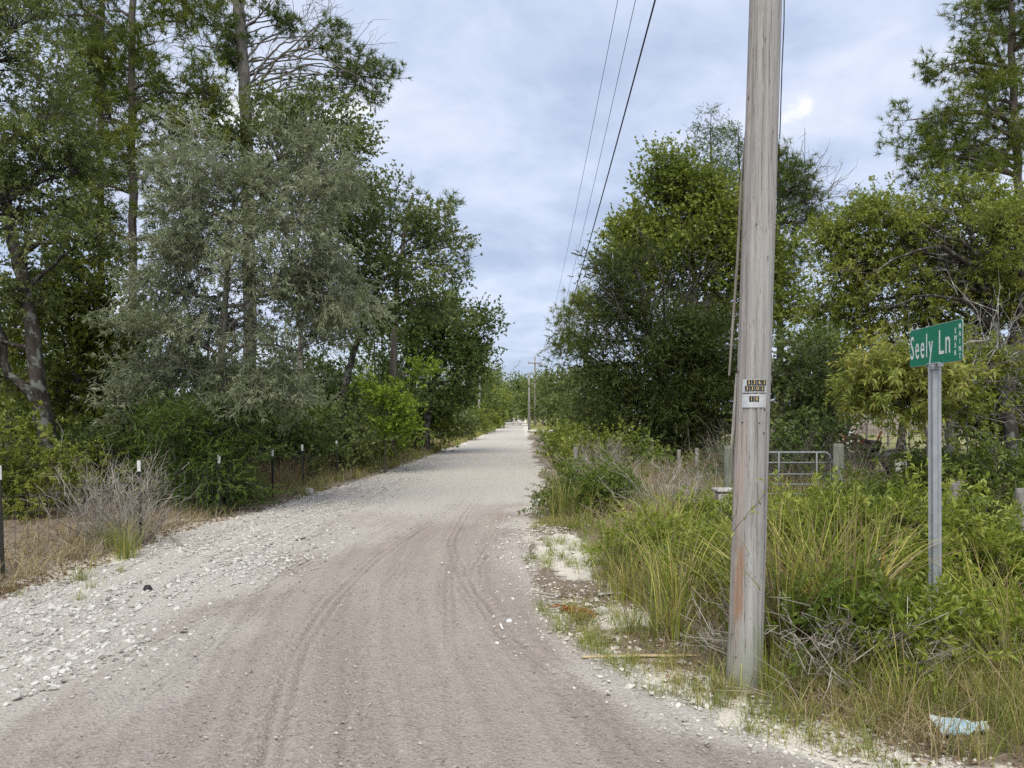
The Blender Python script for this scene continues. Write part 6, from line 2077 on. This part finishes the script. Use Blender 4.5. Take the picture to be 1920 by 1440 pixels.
def single_stone(name, label, x, y, s, mat, seed, hz=0.7, cat='stone'):
    d = EYE * FPX / (y - HOR)
    p = px(x, y, d)
    p[2] = float(top_z(p[0], p[1])) + s * 0.2
    rng = np.random.default_rng(seed)
    mb = MB()
    Q = norm(rng.normal(size=(60, 3))) * rng.uniform(0.8, 1.05, (60, 1)) * np.array([1, 0.8, hz]) * s / 2
    mb.hull(Q, p)
    tag(mb.build(name, M[mat], loc=tuple(p)), label, cat)


single_stone('black_stone', 'black lump lying alone on the white gravel', 277, 1116, 0.085, 'black_stone', 1, 0.95)
single_stone('white_stone', 'white stone lump beside the rusty fern', 1130, 1152, 0.12, 'pale_stone', 2)
single_stone('white_stone', 'small white stone on the road right of centre', 955, 1173, 0.05, 'white', 3)
single_stone('white_stone', 'small white chip lying on the road nearest the lath', 932, 1216, 0.03, 'white', 4)
single_stone('grey_stone', 'large grey stone on the left bank by the fourth fence post', 578, 927, 0.26, 'concrete', 5)


def build_rusty_fern():
    rng = np.random.default_rng(21)
    d = 6.1
    p = px(1078, HOR, d)
    p[2] = g1(p[0], d)
    mb = MB()
    for i in range(16):
        a = rng.uniform(0, 2 * np.pi)
        L = rng.uniform(0.12, 0.26)
        D = np.array([math.cos(a), math.sin(a) * 0.8, rng.uniform(0.1, 0.5)])
        t = np.linspace(0, 1, 26)
        S = p + D * (L * t)[:, None] - UP * (0.12 * t ** 2)[:, None] + UP * 0.02
        side = norm(np.cross(D, UP))
        for sg in (-1, 1):
            LD = norm(side * sg + D * 0.5 + rng.normal(size=(26, 3)) * 0.25)
            leaf_faces(mb, rng, S, LD, 0.05 * (1 - 0.7 * t) + 0.012, 0.012, rng.random(26), 1.0)
    root = empty('rusty_fern', tuple(p), 'dead rust coloured fern fronds lying at the grass edge', 'dead fern')
    tag(mb.build('fronds', M['rust_leaf'], root, loc=tuple(p)), kind='stuff')


build_rusty_fern()


def build_litter_bag():
    rng = np.random.default_rng(31)
    q = NT('crumpled_plastic')
    n = q.noise(q.coord(), 6.0, 3, 0.5, 0.6)
    col = q.ramp(n, [(0.34, (0.25, 0.48, 0.62)), (0.46, (0.5, 0.63, 0.7)), (0.6, (0.64, 0.68, 0.71))])
    mat = q.done(col, 0.35, 0.5)
    u, v = np.meshgrid(np.linspace(0, 1, 46), np.linspace(0, 1, 26))
    X = 2.06 + 0.26 * u
    Y = 3.70 + (0.12 * v - 0.02) * (1 - 0.7 * u) + 0.03 * u
    Z = gz(X, Y) + 0.025 + 0.04 * v * (1 - 0.5 * u) + 0.012 * np.abs(fbm(u * 3, v * 2, 0, 3, 3)) + 0.002 * fbm(u * 9, v * 9, 0, 5, 3)
    nx = 46
    i = (np.arange(25)[:, None] * nx + np.arange(45)[None]).ravel()
    F = np.concatenate([np.stack([i, i + 1, i + nx + 1], -1), np.stack([i, i + nx + 1, i + nx], -1)])
    top = np.stack([X, Y, Z], -1).reshape(-1, 3)
    low = top.copy()
    low[:, 2] = low[:, 2] - 0.006
    mb = MB()
    mb.add(top, F)
    mb.add(low, F[:, ::-1])
    tag(mb.build('plastic_sheet', mat, loc=(2.06, 3.7, 0.05)), 'crumpled pale blue and white plastic wrapper lying in the grass', 'litter')


build_litter_bag()


def build_stump():
    rng = np.random.default_rng(41)
    x, y = 2.4, 5.02
    z0 = g1(x, y)
    root = empty('cut_stump', (x, y, z0), 'broken stump with an orange wood face inside the leafy shrub', 'stump')
    mb = MB()
    mb.tube([(x, y, z0 - 0.1), (x, y, z0 + 0.35), (x - 0.005, y - 0.01, z0 + 0.58)], [0.04, 0.034, 0.03], 10, rough=0.25)
    mb.tube(path(rng, (x, y, z0 + 0.5), (x + 0.12, y - 0.05, z0 + 0.66), 6, 0.1), [0.016, 0.015, 0.014, 0.012, 0.01, 0.008], 6)
    mb.tube(path(rng, (x, y, z0 + 0.4), (x - 0.14, y - 0.06, z0 + 0.6), 6, 0.1), [0.014, 0.013, 0.012, 0.011, 0.01, 0.008], 6)
    mb.build('trunk', M['bark_dark'], root, loc=(x, y, z0))
    mb = MB()
    for k in range(7):
        ox, oz = rng.uniform(-0.02, 0.02), rng.uniform(0.5, 0.58)
        mb.tube([(x + ox, y - 0.034, z0 + oz - 0.07), (x + ox * 1.1, y - 0.036, z0 + oz), (x + ox * 1.3, y - 0.03, z0 + oz + rng.uniform(0.02, 0.07))], [0.007, 0.007, 0.0015], 4)
    mb.build('bare_wood', plain_mat('orange_wood', (0.3, 0.12, 0.05), (0.52, 0.26, 0.12), 40, stretch=(1, 1, 0.2)), root, loc=(x, y, z0))


build_stump()


def build_vine():
    rng = np.random.default_rng(51)
    pts = [px(1366, 1010, 4.42), px(1384, 985, 4.36), px(1405, 960, 4.36), (px(1425, 938, 4.37)), px(1440, 915, 4.41), px(1452, 893, 4.46), px(1466, 880, 4.5)]
    root = empty('vine', tuple(pts[0]), 'thin dark vine with a few small leaves crossing the pole face', 'vine')
    s = np.linspace(0, len(pts) - 1, 30)
    P = np.stack([np.interp(s, np.arange(len(pts)), np.array(pts)[:, i]) for i in range(3)], -1)
    P[1:-1] += rng.normal(size=(28, 3)) * 0.0015
    mb = MB()
    mb.tube(P, 0.002, 5)
    mb.tube(path(rng, P[14], px(1418, 905, 4.34), 8, 0.1), 0.0014, 4)
    mb.tube(path(rng, P[4], px(1384, 920, 4.4), 8, 0.1), 0.0014, 4)
    mb.build('stem', M['twig'], root, loc=tuple(pts[0]))
    mb = MB()
    k = rng.integers(0, 30, 22)
    L = P[k] + rng.normal(size=(22, 3)) * 0.008 - np.array([0, 0.012, 0])
    extra = np.array([px(1420, 903, 4.33), px(1425, 899, 4.33), px(1416, 962, 4.34), px(1396, 976, 4.34), px(1370, 955, 4.4), px(1372, 968, 4.4), px(1362, 975, 4.4)])
    L = np.concatenate([L, extra, extra + 0.01])
    leaf_faces(mb, rng, L, norm(rng.normal(size=(len(L), 3)) + np.array([0, -0.3, 0.2])), rng.uniform(0.018, 0.034, len(L)), 0.011, rng.random(len(L)), 0.4)
    mb.build('foliage', M['shrub'], root, loc=tuple(pts[0]))


build_vine()
print('TRIANGLES', TRIS[0])
